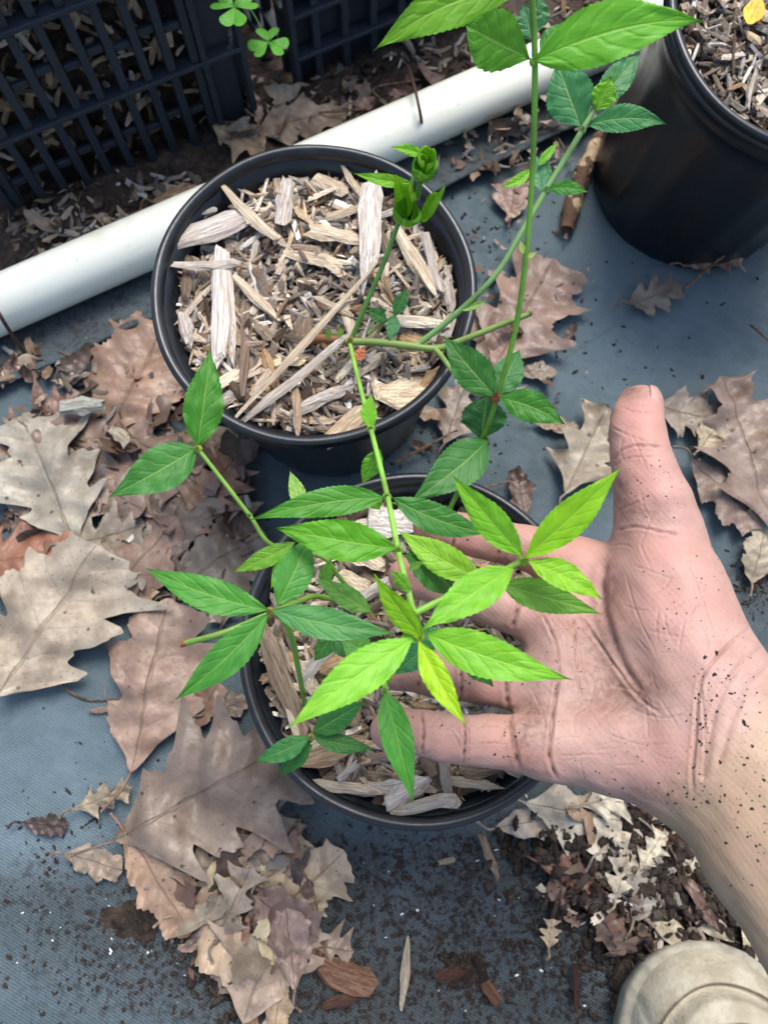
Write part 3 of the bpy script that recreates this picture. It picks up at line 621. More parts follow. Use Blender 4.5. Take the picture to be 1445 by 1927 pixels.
crate(cA + np.array([0, 0, 0.006]), yawc, Lc, 0.19, 0.205, 4, 0.0175, 'black lattice crate full of soil and wood chips at the upper left', 1, 'soil and wood chips packed inside the black lattice crate at the upper left', True, 31)
cB = P(565, 190, 0.0) ; yaw2 = math.atan2(PDIR[1], PDIR[0])
Lb = 0.175; cBr = cB + PDIR * Lb
crate(np.array([cBr[0], cBr[1], 0.006]), yaw2, Lb, 0.18, 0.205, 7, 0.024, 'dark ribbed black crate at the top beside the clover', 0, None, False, 32)

# ------------------------------------------------------------------ dead leaves
def dead_mesh(kind, L, W, seed, curl=0.35, lobes=4, depth_=0.62):
    r = np.random.default_rng(seed); nu, nv = 96, 9
    u = np.linspace(0, 1, nu); V = []; UV = []
    n1, n2 = Noise2(seed, 9.0), Noise2(seed + 1, 26.0)
    for side in (0, 1): pass
    def halfw(side):
        if kind == 'willow':
            return 0.5 * np.sin(PI * u ** 0.85) ** 0.9 * np.ones(nu)
        env = np.sin(PI * np.clip(u, 0, 1) ** 0.9) ** 0.55
        jit = r.normal(0, 0.03, lobes + 1); cen = (np.arange(lobes) + 0.75) / (lobes + 0.35) + jit[:lobes]
        dmin = np.min(np.abs(u[:, None] - cen[None]) / (0.5 / (lobes + 0.35)), axis=1)
        tri = np.clip(1 - dmin, 0, 1)
        teeth = np.abs(((u * (lobes * r.uniform(1.6, 2.6)) + r.random()) % 1) - 0.5) * 2
        lob = (1 - depth_) + depth_ * np.clip(tri ** 1.05, 0, 1) + 0.20 * (teeth ** 1.5 - 0.4) * tri ** .6
        amp = np.interp(u, np.concatenate([[0], cen, [1]]), np.concatenate([[0.7], r.uniform(0.75, 1.35, lobes), [0.7]]))
        rag = 1 + 0.05 * n2(u * 3, u * 0 + side * 5)
        if kind == 'broad': lob = 0.72 + 0.28 * tri ** 0.8 + 0.08 * (teeth - 0.5)
        return 0.5 * env * lob * amp * rag
    hl, hr = halfw(0) * (1.18 if kind == 'oak' else 1), halfw(1) * (1.18 if kind == 'oak' else 1)
    for i in range(nu):
        for j in range(-nv, nv + 1):
            v = j / nv; hwid = hr[i] if v > 0 else hl[i]
            y = v * hwid * W; x = (u[i] - 0.5) * L + 0.42 * abs(v) * hwid * W * (1.0 if kind != 'willow' else 0.15)
            V.append((x, y, 0)); UV.append((u[i], 0.5 + v * 0.5))
    V = np.array(V); xs, ys = V[:, 0] / L, V[:, 1] / L
    a = r.normal(0, 1, 4)
    edge = np.abs(np.array(UV)[:, 1] - 0.5) * 2
    z = L * (0.042 * n1(xs, ys) + 0.014 * n2(xs, ys) + curl * 0.55 * (ys ** 2) * (1.0 + 0.6 * a[0]) + curl * 0.22 * xs ** 2 * a[1] + 0.05 * curl * edge ** 3 * n1(xs * 2.2 + 3, ys * 2.2))
    V[:, 2] = (z - np.percentile(z, 12)) * .8
    m = 2 * nv + 1; F = [(i * m + j, (i + 1) * m + j, (i + 1) * m + j + 1, i * m + j + 1) for i in range(nu - 1) for j in range(m - 1)]
    # petiole
    if kind != 'willow':
        pts = catmull([(-0.5 * L, 0, V[nv, 2]), (-0.60 * L, 0.02 * L, V[nv, 2] + 0.004), (-0.72 * L, 0.05 * L * a[2], 0.002)], 4)
        tv, tf, tu = tube(pts, [0.0009, 0.0007, 0.0010], 5); b = len(V); V = np.vstack([V, tv]); F += [tuple(b + q for q in f) for f in tf]; UV += [(0.5, 0.5)] * len(tv)
    return mesh('dead_leaf', V, F, True, uv=np.array(UV))
def scrap_mesh(seed, curl=0.5):
    r = np.random.default_rng(seed); na_, nr = 26, 4; ka = np.sort(r.uniform(0, 2 * PI, 7)); kr = r.uniform(0.15, 0.9, 7) * np.where(np.arange(7) % 2, .75, 1.1); kt = np.linspace(0, 2 * PI, na_, endpoint=False); rad = np.interp(kt, np.r_[ka[-1] - 2 * PI, ka, ka[0] + 2 * PI], np.r_[kr[-1], kr, kr[0]]) * r.uniform(0.80, 1.18, na_)
    V = [(0, 0, 0)]; asp = r.uniform(0.35, 0.8)
    for i in range(1, nr + 1):
        for k in range(na_):
            th = 2 * PI * k / na_; q = rad[k] * i / nr; V.append((q * math.cos(th), q * math.sin(th) * asp, 0))
    V = np.array(V); n1 = Noise2(seed + 5, 7.0); V[:, 2] = 0.05 * n1(V[:, 0], V[:, 1]) + curl * (V[:, 1] ** 2 * r.normal(0.6, 0.6) + V[:, 0] ** 2 * r.normal(0, 0.6)); V[:, 2] -= V[:, 2].min()
    F = [(0, 1 + k, 1 + (k + 1) % na_) for k in range(na_)]
    for i in range(nr - 1):
        for k in range(na_): k2 = (k + 1) % na_; b = 1 + i * na_; F.append((b + k, b + na_ + k, b + na_ + k2, b + k2))
    uv = np.c_[V[:, 0] * 0.5 + 0.5, V[:, 1] * 0.45 + 0.28]
    me = mesh('leaf_scrap', V, F, True, uv=uv); me.materials.append(MT['dead']); return me
_seed = [500]
def dead(cx, cy, ang, Lpx, Wpx, col, z, label, kind='oak', curl=0.35, lobes=4, dep=0.72, roll=0.0, pitch=0.0, seed=None):
    _seed[0] += 3; z = .003 + z * .62 if z < .05 else z; Lpx, Wpx = Lpx * .95, Wpx * .95; p = P(cx, cy, z); s = mpp(p)
    me = dead_mesh(kind, Lpx * s, Wpx * s, seed or _seed[0], curl, lobes, dep)
    o = link('dead_leaf', me, MT['dead'], color=(lambda c, g: (.76 * (c[0] * .74 + g * .26), .775 * (c[1] * .74 + g * .26), .72 * (c[2] * .74 + g * .26), 1))(lin(*col), lin(*col)[1])); o.location = tuple(p)
    o.rotation_euler = (Matrix.Rotation(math.radians(ang), 3, 'Z') @ Matrix.Rotation(math.radians(pitch), 3, 'Y') @ Matrix.Rotation(math.radians(roll), 3, 'X')).to_euler()
    return tag(o, label, 'dead leaf', 'fallen dry leaves on the ground')
PK, BR, RB_, BG, GR, TA = (172, 135, 115), (146, 116, 98), (140, 98, 82), (184, 162, 138), (160, 148, 134), (186, 150, 118)
# left litter
dead(265, 705, 70, 265, 230, (168, 128, 104), .010, 'broad pinkish tan dry leaf tucked against the left side of the rear pot', 'broad', .25, 4)
dead(85, 800, 35, 190, 130, RB_, .006, 'small reddish brown dry leaf below the edge of the fabric strip', 'oak')
dead(170, 850, -20, 250, 190, (158, 126, 110), .008, 'muted pink brown dry leaf left of the two paired green leaves', 'broad')
dead(95, 905, 118, 300, 210, (176, 164, 146), .016, 'pale greyish beige oak leaf with rounded lobes at the left edge', 'oak', .3, 4, .55, seed=811)
dead(280, 880, 15, 240, 180, (132, 106, 94), .008, 'dull brown dry leaf under the green leaf pointing left', 'oak')
dead(390, 940, 60, 210, 120, (150, 108, 80), .012, 'warm brown curled leaf beside the base of the rear pot', 'oak', .5)
dead(330, 980, 70, 240, 160, (138, 116, 100), .012, 'brown leaf with dark midrib behind the thin green stem', 'broad', .3)
dead(40, 1050, 12, 230, 170, (178, 112, 76), .018, 'rust orange oak leaf with sharp lobes at the left edge', 'oak', .3, 4, .6)
dead(255, 1070, 52, 260, 130, (152, 118, 100), .014, 'narrow reddish tan leaf with a straight folded edge', 'broad', .35, 3)
dead(410, 1060, 35, 220, 150, (140, 122, 104), .010, 'grey brown leaf just left of the rim of the front pot', 'broad', .3)
dead(100, 1165, 62, 340, 270, (186, 166, 144), .020, 'big pale tan oak leaf with dark speckles left of the front pot', 'oak', .2, 4, .5, seed=905)
dead(400, 1110, -70, 150, 80, (176, 158, 138), .010, 'small pale pointed leaf hanging over bare fabric beside the front pot', 'oak', .4, 3)
dead(285, 1285, 82, 340, 215, (174, 138, 118), .015, 'large smooth pinkish tan oak leaf standing upright left of the front pot', 'oak', .3, 3, .5, seed=917)
dead(385, 1490, 28, 380, 260, (150, 126, 110), .024, 'large grey brown oak leaf with spread lobes below the pinkish tan one', 'oak', .25, 4, .5, seed=931)
dead(505, 1560, 80, 190, 130, (146, 132, 120), .014, 'grey leaf with a round dark blotch beside the front pot', 'oak', .3, 3)
dead(300, 1660, -52, 230, 120, (186, 146, 116), .016, 'curled warm tan leaf under the large grey brown oak leaf', 'broad', .9, 3)
dead(405, 1750, -50, 250, 120, (190, 158, 126), .014, 'long folded tan leaf along the lower left of the leaf pile', 'broad', .9, 3)
dead(180, 1622, -15, 120, 60, (176, 150, 126), .008, 'small curled beige leaf lying left of the leaf pile', 'broad', .9, 3)
dead(195, 1502, 20, 120, 60, (172, 150, 120), .010, 'small pointed tan leaf poking out left of the large oak leaf', 'oak', .6, 3)
dead(85, 1552, -4, 96, 40, (88, 68, 62), .006, 'tiny dark brown leaf alone on the pale dusty fabric', 'broad', .6, 3)
dead(590, 1655, 40, 160, 120, (190, 164, 130), .010, 'jagged light tan leaf at the right of the leaf pile', 'oak', .3, 3, .4)
dead(455, 1700, 10, 240, 190, (198, 174, 134), .010, 'yellowish beige crumbling leaf in the middle of the leaf pile', 'oak', .3, 4, .4)
dead(440, 1700, 65, 150, 90, (154, 138, 124), .020, 'grey leaf fragment on top of the leaf pile', 'oak', .4, 3)
dead(530, 1720, -30, 170, 100, (134, 104, 92), .018, 'purplish brown leaf in the leaf pile', 'broad', .3, 3)
dead(500, 1800, 72, 240, 180, (182, 152, 130), .014, 'pale pink brown leaf at the lower tip of the leaf pile', 'oak', .3, 4, .4)
dead(415, 1800, -60, 160, 70, (168, 148, 128), .012, 'narrow pale leaf strip at the left of the pile tip', 'broad', .4, 3)
dead(545, 1770, 100, 170, 90, (160, 128, 116), .020, 'small dusky pink leaf over the pile tip', 'broad', .4, 3)
dead(522, 1900, 84, 150, 50, (190, 158, 122), .010, 'rolled tan leaf at the bottom edge of the photo', 'broad', 1.6, 3)
dead(470, 1905, 100, 110, 34, (160, 122, 98), .006, 'thin brown rolled leaf at the bottom edge', 'broad', 1.4, 3)
dead(385, 1330, 60, 110, 70, (168, 128, 106), .010, 'small reddish tan leaf between the oak leaf and the front pot', 'broad', .7, 3)
dead(430, 1330, 20, 90, 50, (150, 130, 116), .008, 'little grey curled leaf touching the front pot', 'broad', .7, 3)
dead(545, 1600, 75, 120, 70, (142, 122, 108), .010, 'torn brown leaf under the lower left of the front pot', 'oak', .4, 3)
# more of the dense litter left of the pots
dead(205, 925, 150, 230, 150, (150, 120, 104), .010, 'dull pinkish leaf lying flat under the green leaf pointing left', 'oak', .35, 4)
dead(330, 880, -35, 210, 130, (138, 108, 92), .014, 'brown leaf partly under the rear pot beside the green leaf pair', 'oak', .4, 3)
dead(200, 1010, 15, 170, 100, (166, 148, 128), .013, 'greyish tan leaf between the orange leaf and the front pot', 'oak', .4, 3)
dead(320, 1045, 100, 190, 110, (124, 100, 86), .012, 'dark brown leaf just above the narrow folded leaf', 'oak', .4, 3)
dead(60, 950, -30, 180, 90, (150, 128, 108), .008, 'brown leaf under the pale beige oak leaf at the left edge', 'broad', .5, 3)
dead(445, 1000, 80, 150, 90, (120, 92, 76), .012, 'dark leaf in the shade under the thin green stem', 'oak', .4, 3)
dead(150, 770, 60, 150, 100, (150, 112, 96), .008, 'reddish tan leaf under the edge of the fabric strip', 'oak', .4, 3)
dead(30, 700, 30, 90, 50, (140, 100, 84), .012, 'small curled red brown leaf on the left end of the fabric strip', 'broad', 1.0, 3)
dead(610, 1780, -10, 120, 70, (150, 124, 106), .007, 'faded brown leaf just right of the pile tip', 'oak', .5, 3)
dead(370, 1640, 20, 150, 90, (158, 138, 116), .014, 'dry grey tan leaf showing under the big oak leaf', 'oak', .5, 3)
dead(480, 1640, -70, 130, 80, (176, 150, 118), .013, 'straw brown leaf in the gap under the big oak leaf', 'oak', .5, 3)
# behind the pipe
dead(450, 262, -28, 120, 80, (178, 146, 114), .024, 'tan leaf at the corner of the lattice crate', 'oak', .4, 3, .5)
dead(565, 232, 14, 190, 95, (172, 144, 118), .024, 'pointed tan oak leaf between the pipe and the dark crate', 'oak', .3, 3, .55)
dead(345, 372, 18, 120, 42, (150, 112, 80), .030, 'brown leaf resting on the pipe beside the rear pot', 'broad', .5, 3)
dead(960, 60, 30, 180, 80, (150, 126, 100), .024, 'brown leaf in the soil behind the tall green stem', 'oak', .4, 3)
dead(1120, 60, 30, 190, 90, (162, 120, 90), .022, 'reddish brown leaf by the large pot behind the top leaf', 'broad', .5, 3)
# right side
dead(985, 590, 62, 280, 190, (164, 128, 112), .010, 'pinkish brown lobed leaf right of the rear pot', 'oak', .25, 3, .5, seed=967)
dead(930, 640, -60, 160, 110, (150, 116, 100), .008, 'brown leaf half hidden by the right wall of the rear pot', 'broad', .3)
dead(966, 372, 80, 100, 78, (168, 128, 112), .007, 'small pinkish leaf scrap behind the tall green stem', 'broad', .2, 3)
dead(1228, 558, 20, 120, 80, (158, 138, 118), .008, 'small lobed tan leaf in front of the large pot', 'oak', .5, 3, .6)
dead(1345, 492, 10, 130, 70, (168, 128, 100), .006, 'brown leaf at the foot of the large pot', 'oak', .3, 3)
dead(1100, 850, 62, 210, 130, (176, 156, 130), .014, 'dry tan leaf left of the thumb', 'oak', .5, 3, .6, seed=977)
dead(1295, 780, -15, 140, 100, (156, 138, 120), .010, 'greyish curled leaf right of the thumb tip', 'oak', .5, 3, .5)
dead(1335, 820, 50, 80, 70, (204, 180, 142), .014, 'crumpled pale straw coloured leaf right of the thumb', 'broad', 1.0, 3)
dead(1405, 850, 100, 340, 150, (160, 130, 114), .016, 'long pinkish brown oak leaf at the right edge', 'oak', .4, 4, .55, seed=983)
dead(1365, 930, -48, 190, 90, (154, 126, 112), .012, 'brown oak lobe crossing under the long right edge leaf', 'oak', .4, 3, .5)
dead(1425, 1045, 70, 120, 80, (186, 168, 140), .008, 'pale beige leaf at the right edge above the wrist', 'broad', .4, 3)
dead(980, 930, 95, 110, 50, (118, 92, 82), .010, 'dark folded leaf behind the rim of the front pot', 'broad', 1.0, 3)
dead(860, 770, 70, 170, 90, (150, 128, 114), .008, 'dull grey brown leaf between the two small pots', 'oak', .3, 3)
dead(1010, 700, 0, 80, 40, (170, 146, 124), .006, 'small pale leaf right of the paired dark leaves', 'broad', .5, 3)
dead(1045, 800, -10, 90, 40, (160, 132, 110), .006, 'little tan leaf left of the dry tan leaf', 'broad', .5, 3)
# bottom right
dead(1090, 1530, -10, 220, 120, (196, 182, 160), .016, 'pale crumpled leaf below the palm', 'oak', .6, 3, .5, seed=991)
dead(1000, 1545, 10, 150, 70, (188, 166, 146), .010, 'pale leaf under the right rim of the front pot', 'broad', .5, 3)
dead(1190, 1560, 30, 170, 100, (186, 168, 146), .012, 'beige leaf below the wrist', 'oak', .6, 3)
dead(1065, 1640, -18, 120, 56, (150, 98, 78), .012, 'rolled reddish brown leaf below the pale crumpled one', 'broad', 1.7, 3)
dead(1220, 1665, 60, 150, 95, (156, 142, 130), .014, 'grey leaf in the dark soil left of the forearm', 'oak', .4, 3, .4)
dead(1262, 1752, -40, 110, 44, (190, 172, 140), .012, 'narrow pale leaf above the shoe', 'willow', .5)
dead(1335, 1738, -35, 110, 40, (198, 180, 152), .012, 'narrow cream leaf between shoe and forearm', 'willow', .5)
dead(1412, 1755, 85, 130, 40, (206, 188, 152), .012, 'narrow straw leaf at the right edge above the shoe', 'willow', .5)
dead(1035, 1758, 80, 60, 36, (190, 160, 124), .006, 'tiny tan leaf alone on the speckled fabric', 'oak', .4, 3)
dead(1130, 1590, -50, 110, 60, (180, 164, 144), .012, 'curled pale leaf among soil below the palm', 'broad', .9, 3)
dead(1290, 1600, -30, 150, 80, (180, 164, 144), .014, 'pale torn leaf in the dark soil against the forearm', 'oak', .6, 3)
dead(1150, 1500, 15, 130, 80, (198, 184, 160), .022, 'cream crumpled leaf tucked under the heel of the palm', 'oak', .8, 3)
dead(1170, 1640, 70, 110, 60, (196, 182, 158), .016, 'pale greyish leaf between the rolled reddish leaf and the grey leaf', 'oak', .7, 3)
dead(1310, 1690, -60, 140, 34, (120, 84, 70), .016, 'dark reddish brown rolled leaf strip beside the forearm', 'broad', 1.5, 3)
dead(1120, 1700, -15, 90, 46, (92, 70, 60), .010, 'dark brown leaf scrap left of the shoe in the soil', 'broad', .8, 3)
dead(1225, 1600, 50, 90, 54, (206, 190, 162), .018, 'small cream coloured leaf on top of the soil below the wrist', 'oak', .8, 3)
# yellow leaf in the large pot
yl = dead(1418, 22, 62, 76, 42, (235, 180, 50), zmC + .012, 'bright yellow leaf with a reddish tip on the large pot', 'willow', .3); yl.name = 'yellow_leaf'; yl.color = lin(232, 176, 44)
yl['group'] = ''; del yl['group']
# small scraps
SCR = [scrap_mesh(900 + i * 7) for i in range(18)]
SPEC = []
def scraps(n, cx, cy, rx, ry, label, group, cols, smin, smax, zb=0.004, zr=0.010, seed=1):
    r = np.random.default_rng(seed)
    for i in range(n):
        a = r.uniform(0, 2 * PI); q = math.sqrt(r.random()); p = P(cx + rx * q * math.cos(a), cy + ry * q * math.sin(a), zb + zr * .7 * r.random()); s = smin + (smax - smin) * r.random() ** 1.4
        c_ = cols[r.integers(len(cols))]; k = r.uniform(.75, 1.1)
        SPEC.append((s, p, (r.normal(0, .35), r.normal(0, .35), r.uniform(0, 6.3)), (lambda c, g: (.70 * (c[0] * .76 + g * .24), .71 * (c[1] * .76 + g * .24), .66 * (c[2] * .76 + g * .24), 1))(lin(*[min(255, k * x) for x in c_]), lin(*[min(255, k * x) for x in c_])[1]), int(r.integers(18)), label, group))
def flush_scraps(keep=250):
    SPEC.sort(key=lambda q: -q[0]); VV = []; FF = []; CC = []
    for n_, (s, p, rot, col, mi, label, group) in enumerate(SPEC):
        if n_ < keep:
            o = bpy.data.objects.new('leaf_scrap', SCR[mi]); COL.objects.link(o); o.location = tuple(p); o.scale = (s, s, s); o.rotation_euler = rot; o.color = col; tag(o, label, 'leaf scrap', group)
        else:
            m3 = Euler(rot).to_matrix(); b = len(VV)
            for vt in SCR[mi].vertices: q = m3 @ (vt.co * s); VV.append((q.x + p[0], q.y + p[1], q.z + p[2])); CC.append(col[:3])
            FF += [tuple(b + k for k in f.vertices) for f in SCR[mi].polygons]
    link('leaf_crumbs', mesh('leaf_crumbs', VV, FF, True, attrs=dict(tint=np.array(CC))), MT['fines'], kind='stuff')
LC = [PK, BR, RB_, BG, GR, TA, (120, 94, 80)]
scraps(110, 225, 930, 250, 240, 'small torn scrap of dry leaf in the litter left of the pots', 'leaf scraps left of the pots', LC, .008, .030, seed=41)
scraps(34, 460, 1700, 130, 160, 'small torn leaf scrap in the leaf pile at the lower left', 'leaf scraps in the lower left pile', LC + [(206, 184, 140)], .012, .030, .008, .014, seed=42)
scraps(90, 1200, 1630, 190, 140, 'small leaf scrap mixed with dark soil below the hand', 'leaf scraps below the hand', LC + [(214, 200, 178), (220, 206, 184), (96, 66, 50)], .005, .022, seed=43)
scraps(70, 620, 190, 640, 60, 'small leaf scrap in the soil behind the pipe', 'leaf scraps behind the pipe', LC, .008, .022, .020, .008, seed=44)
scraps(26, 160, 420, 190, 60, 'small brown scrap in the soil below the lattice crate', 'leaf scraps below the lattice crate', [(130, 104, 84), (110, 84, 64), (160, 136, 108)], .006, .016, .016, .008, seed=45)
scraps(22, 960, 600, 130, 200, 'small leaf scrap on the fabric right of the rear pot', 'leaf scraps right of the rear pot', LC, .006, .018, seed=46)
scraps(10, 1375, 870, 80, 130, 'small leaf scrap near the leaves at the right edge', 'leaf scraps at the right edge', LC, .006, .016, seed=47)
scraps(26, 960, 280, 150, 60, 'small scrap lying on the fabric strip below the pipe', 'leaf scraps on the fabric strip', LC, .005, .014, .010, .003, seed=48)
scraps(16, 120, 690, 130, 40, 'small scrap on the left end of the fabric strip', 'leaf scraps at the left end of the strip', LC, .006, .020, .010, .004, seed=49)
scraps(12, 780, 860, 120, 90, 'small leaf scrap in the shade between the two small pots', 'leaf scraps between the pots', LC, .008, .020, seed=50)

scraps(170, 225, 940, 260, 250, 'x', 'x', LC, .003, .008, seed=51); scraps(110, 470, 1720, 150, 170, 'x', 'x', LC, .003, .008, seed=52); scraps(160, 1230, 1640, 200, 150, 'x', 'x', LC + [(214, 200, 178)], .003, .008, seed=53); scraps(160, 600, 200, 640, 60, 'x', 'x', LC, .003, .008, .018, .006, seed=54); scraps(60, 980, 560, 150, 250, 'x', 'x', LC, .002, .006, seed=55)
flush_scraps()
# ------------------------------------------------------------------ soil crumbs and white grains (stuff)
def crumbs(name, spots, mat, smin, smax, seed, zf=fabric_z, lift=0.25, power=2.6, mult=1.0):
    r = np.random.default_rng(seed); VV = []; FF = []
    ico_v = np.array([(0, 0, 1), (.9, 0, .4), (.28, .85, .4), (-.72, .53, .4), (-.72, -.53, .4), (.28, -.85, .4), (.72, .53, -.4), (-.28, .85, -.4), (-.9, 0, -.4), (-.28, -.85, -.4), (.72, -.53, -.4), (0, 0, -1)])
    ico_f = [(0, 1, 2), (0, 2, 3), (0, 3, 4), (0, 4, 5), (0, 5, 1), (1, 6, 2), (2, 7, 3), (3, 8, 4), (4, 9, 5), (5, 10, 1), (6, 7, 2), (7, 8, 3), (8, 9, 4), (9, 10, 5), (10, 6, 1), (11, 7, 6), (11, 8, 7), (11, 9, 8), (11, 10, 9), (11, 6, 10)]
    for (u, v, rx, ry, n) in spots:
        for _ in range(int(n * mult)):
            p = P(u + rx * r.normal() * .6, v + ry * r.normal() * .6, 0); s = smin + (smax - smin) * r.random() ** power
            q = ico_v * (s * r.uniform(.55, 1.2, (12, 1))) * np.array([r.uniform(.7, 2.2), r.uniform(.5, 1.2), r.uniform(.4, .9)])
            a = r.uniform(0, 6.3); ca, sa = math.cos(a), math.sin(a); q = np.c_[q[:, 0] * ca - q[:, 1] * sa, q[:, 0] * sa + q[:, 1] * ca, q[:, 2]]
            b = len(VV); z = float(zf(p[0], p[1])) + s * lift; VV += (q + np.array([p[0], p[1], z])).tolist(); FF += [tuple(b + k for k in f) for f in ico_f]
    return link(name, mesh(name, VV, FF), mat, kind='stuff')
crumbs('soil_crumbs', [(1230, 1700, 200, 170, 900), (1000, 1800, 260, 130, 420), (820, 1680, 220, 110, 360), (330, 1800, 260, 120, 420), (650, 1880, 240, 70, 220), (160, 1620, 160, 100, 90), (1340, 1600, 110, 120, 420), (1420, 1110, 50, 50, 120), (350, 1480, 260, 200, 70),
                     (1150, 700, 260, 200, 60), (200, 1000, 220, 260, 120), (860, 830, 120, 80, 60), (900, 430, 120, 70, 80)], MT['crumb'], 0.0002, 0.0017, 61, power=4.5, mult=3.8)
crumbs('wet_soil', [(1340, 1640, 110, 130, 500), (1210, 1740, 120, 100, 420), (1140, 1590, 160, 60, 260), (880, 1830, 40, 40, 40), (430, 1830, 50, 60, 60)], MT['soil2'], 0.0012, 0.0065, 62, power=2.0)
crumbs('perlite_grains', [(250, 1760, 200, 90, 26), (1000, 1700, 330, 200, 34), (1040, 1880, 200, 60, 16), (1300, 1600, 90, 60, 14)], MT['perlite'], 0.0003, 0.0011, 63, power=1.5)
crumbs('bed_crumbs', [(150, 440, 260, 60, 500), (700, 160, 360, 70, 500), (300, 400, 200, 60, 200)], MT['soil2'], 0.0006, 0.0045, 64, zf=lambda x, y: 0.012 + 0.004 * sz1(x, y))
crumbs('soil_on_leaves', [(1180, 1600, 170, 100, 420), (1280, 1680, 140, 100, 420), (1060, 1580, 90, 60, 90), (450, 1760, 120, 120, 60)], MT['soil2'], 0.0006, 0.0042, 65, zf=lambda x, y: 0.0125, power=2.6)
def wood_litter(name, spots, zf, seed):
    r = np.random.default_rng(seed); VV = []; FF = []; CC = []
    for u, v, rx, ry, n in spots:
        for _ in range(n):
            p = P(u + rx * r.normal() * .6, v + ry * r.normal() * .6, .012); me_ = CHIPS[r.integers(30)]; L = r.uniform(.004, .013); W = L * r.uniform(.15, .45); bb = len(VV); kk = r.uniform(.4, .9); col = lin(*[c_ * kk for c_ in CHIPCOL[r.integers(len(CHIPCOL))]])[:3]
            m3 = Matrix.Rotation(r.uniform(0, 6.3), 3, 'Z') @ Matrix.Rotation(r.normal(0, .3), 3, 'Y'); z = float(zf(p[0], p[1])) + W * .3
            for vt in me_.vertices: q = m3 @ Vector((vt.co.x * L, vt.co.y * W, vt.co.z * W * .6)); VV.append((q.x + p[0], q.y + p[1], q.z + z)); CC.append(col)
            FF += [tuple(bb + j for j in f.vertices) for f in me_.polygons]
    link(name, mesh(name, VV, FF, False, attrs=dict(tint=np.array(CC))), MT['fines'], kind='stuff')
wood_litter('wood_litter', [(150, 430, 220, 40, 150), (330, 350, 120, 30, 60), (640, 215, 120, 25, 60), (860, 110, 140, 40, 90), (1080, 40, 120, 50, 60)], lambda x, y: 0.015 + 0.004 * sz1(x, y), 91)
wood_litter('wood_litter', [(1250, 1680, 130, 110, 70), (960, 280, 110, 50, 50), (100, 690, 110, 40, 30), (230, 950, 200, 180, 40)], lambda x, y: 0.011, 92)
# spilled soil lying on the fabric
def soil_patch(name, u0, v0, u1, v1, spots, seed, thick=.006):
    nu, nv = 150, 120; a_ = Noise2(seed, 70); c_ = Noise2(seed + 1, 220); e_ = Noise2(seed + 2, 620, 9); V = []
    for i in range(nu):
        for j in range(nv): V.append(P(u0 + (u1 - u0) * i / (nu - 1), v0 + (v1 - v0) * j / (nv - 1), 0))
    V = np.array(V); q = Q(V); m_ = np.clip(sum(a * np.exp(-((q[:, 0] - u) / rx) ** 2 - ((q[:, 1] - v) / ry) ** 2) for u, v, rx, ry, a in spots), 0, 1.2)
    x, y = V[:, 0], V[:, 1]; V[:, 2] = fabric_z(x, y) - .0035 + thick * m_ * (1 + .20 * a_(x, y)) + (.0012 * a_(x, y) + .0011 * c_(x, y) + .0008 * e_(x, y)) * (.3 + m_)
    F = [(i * nv + j, i * nv + j + 1, (i + 1) * nv + j + 1, (i + 1) * nv + j) for i in range(nu - 1) for j in range(nv - 1) if m_[i * nv + j] > .12]
    F = [f[::-1] for f in F]; return link(name, mesh(name, V, F), MT['soil2'], kind='stuff')
soil_patch('spilled_soil', 950, 1480, 1560, 1900, [(1330, 1640, 170, 130, .9), (1190, 1600, 150, 60, .5), (1220, 1740, 110, 90, .75), (1100, 1580, 130, 40, .35)], 81)
soil_patch('spilled_soil', 780, 1760, 960, 1900, [(872, 1838, 50, 34, .9)], 82)
soil_patch('spilled_soil', 160, 1660, 640, 1920, [(330, 1760, 90, 50, .50), (420, 1850, 120, 40, .52), (230, 1720, 60, 40, .45)], 83, .0052)
# bits of bark lying about
def bark_bit(u, v, L, W, ang, label, col=None, mi=3, z=0.006, mat=None, name='bark_chunk'):
    p = P(u, v, z); s = mpp(p); me = CHIPS[mi].copy(); me.materials.clear(); me.materials.append(mat or MT['chip'])
    o = link(name, me, None, color=lin(*((lambda c: (c[0] * .85, c[1] * .92, c[2] * 1.0))(col or (120, 84, 58))))); o.location = tuple(p); o.scale = (L * s, W * s, W * s * .5); o.rotation_euler = (0.1, 0.05, math.radians(ang))
    return tag(o, label, 'wood chip', 'loose wood bits on the fabric')
bark_bit(645, 1838, 92, 58, -22, 'chunky brown bark piece right of the leaf pile tip', (140, 100, 74), 3)
bark_bit(640, 1885, 60, 24, 15, 'flat reddish bark sliver under the chunky bark piece', (104, 70, 54), 5)
bark_bit(762, 1830, 80, 16, 84, 'pale wooden splinter upright on the dark fabric near the bottom', (214, 186, 150), 8)
bark_bit(920, 1610, 70, 16, -70, 'thin tan wood sliver below the front pot', (186, 150, 118), 9)
bark_bit(925, 1868, 40, 26, -50, 'small brown bark bit near the bottom middle', (128, 86, 62), 11)
bark_bit(850, 1832, 50, 22, 5, 'dark red brown bark bit beside the soil clump', (96, 62, 46), 12)
bark_bit(1083, 1855, 70, 14, 88, 'slim dark bark strip left of the shoe', (84, 56, 44), 14)
bark_bit(840, 1620, 26, 12, 10, 'tiny tan chip below the front pot', (206, 176, 136), 15)
bark_bit(155, 762, 66, 34, 6, 'pale whitish wood piece on the leaves at left', (198, 186, 162), 2, .022)
bark_bit(190, 1336, 34, 12, 10, 'tiny wood chip on the pale fabric at left', (190, 150, 120), 6)
bark_bit(228, 818, 40, 26, -40, 'cream wood chip on the leaf beside the rear pot', (206, 182, 150), 7, .022)

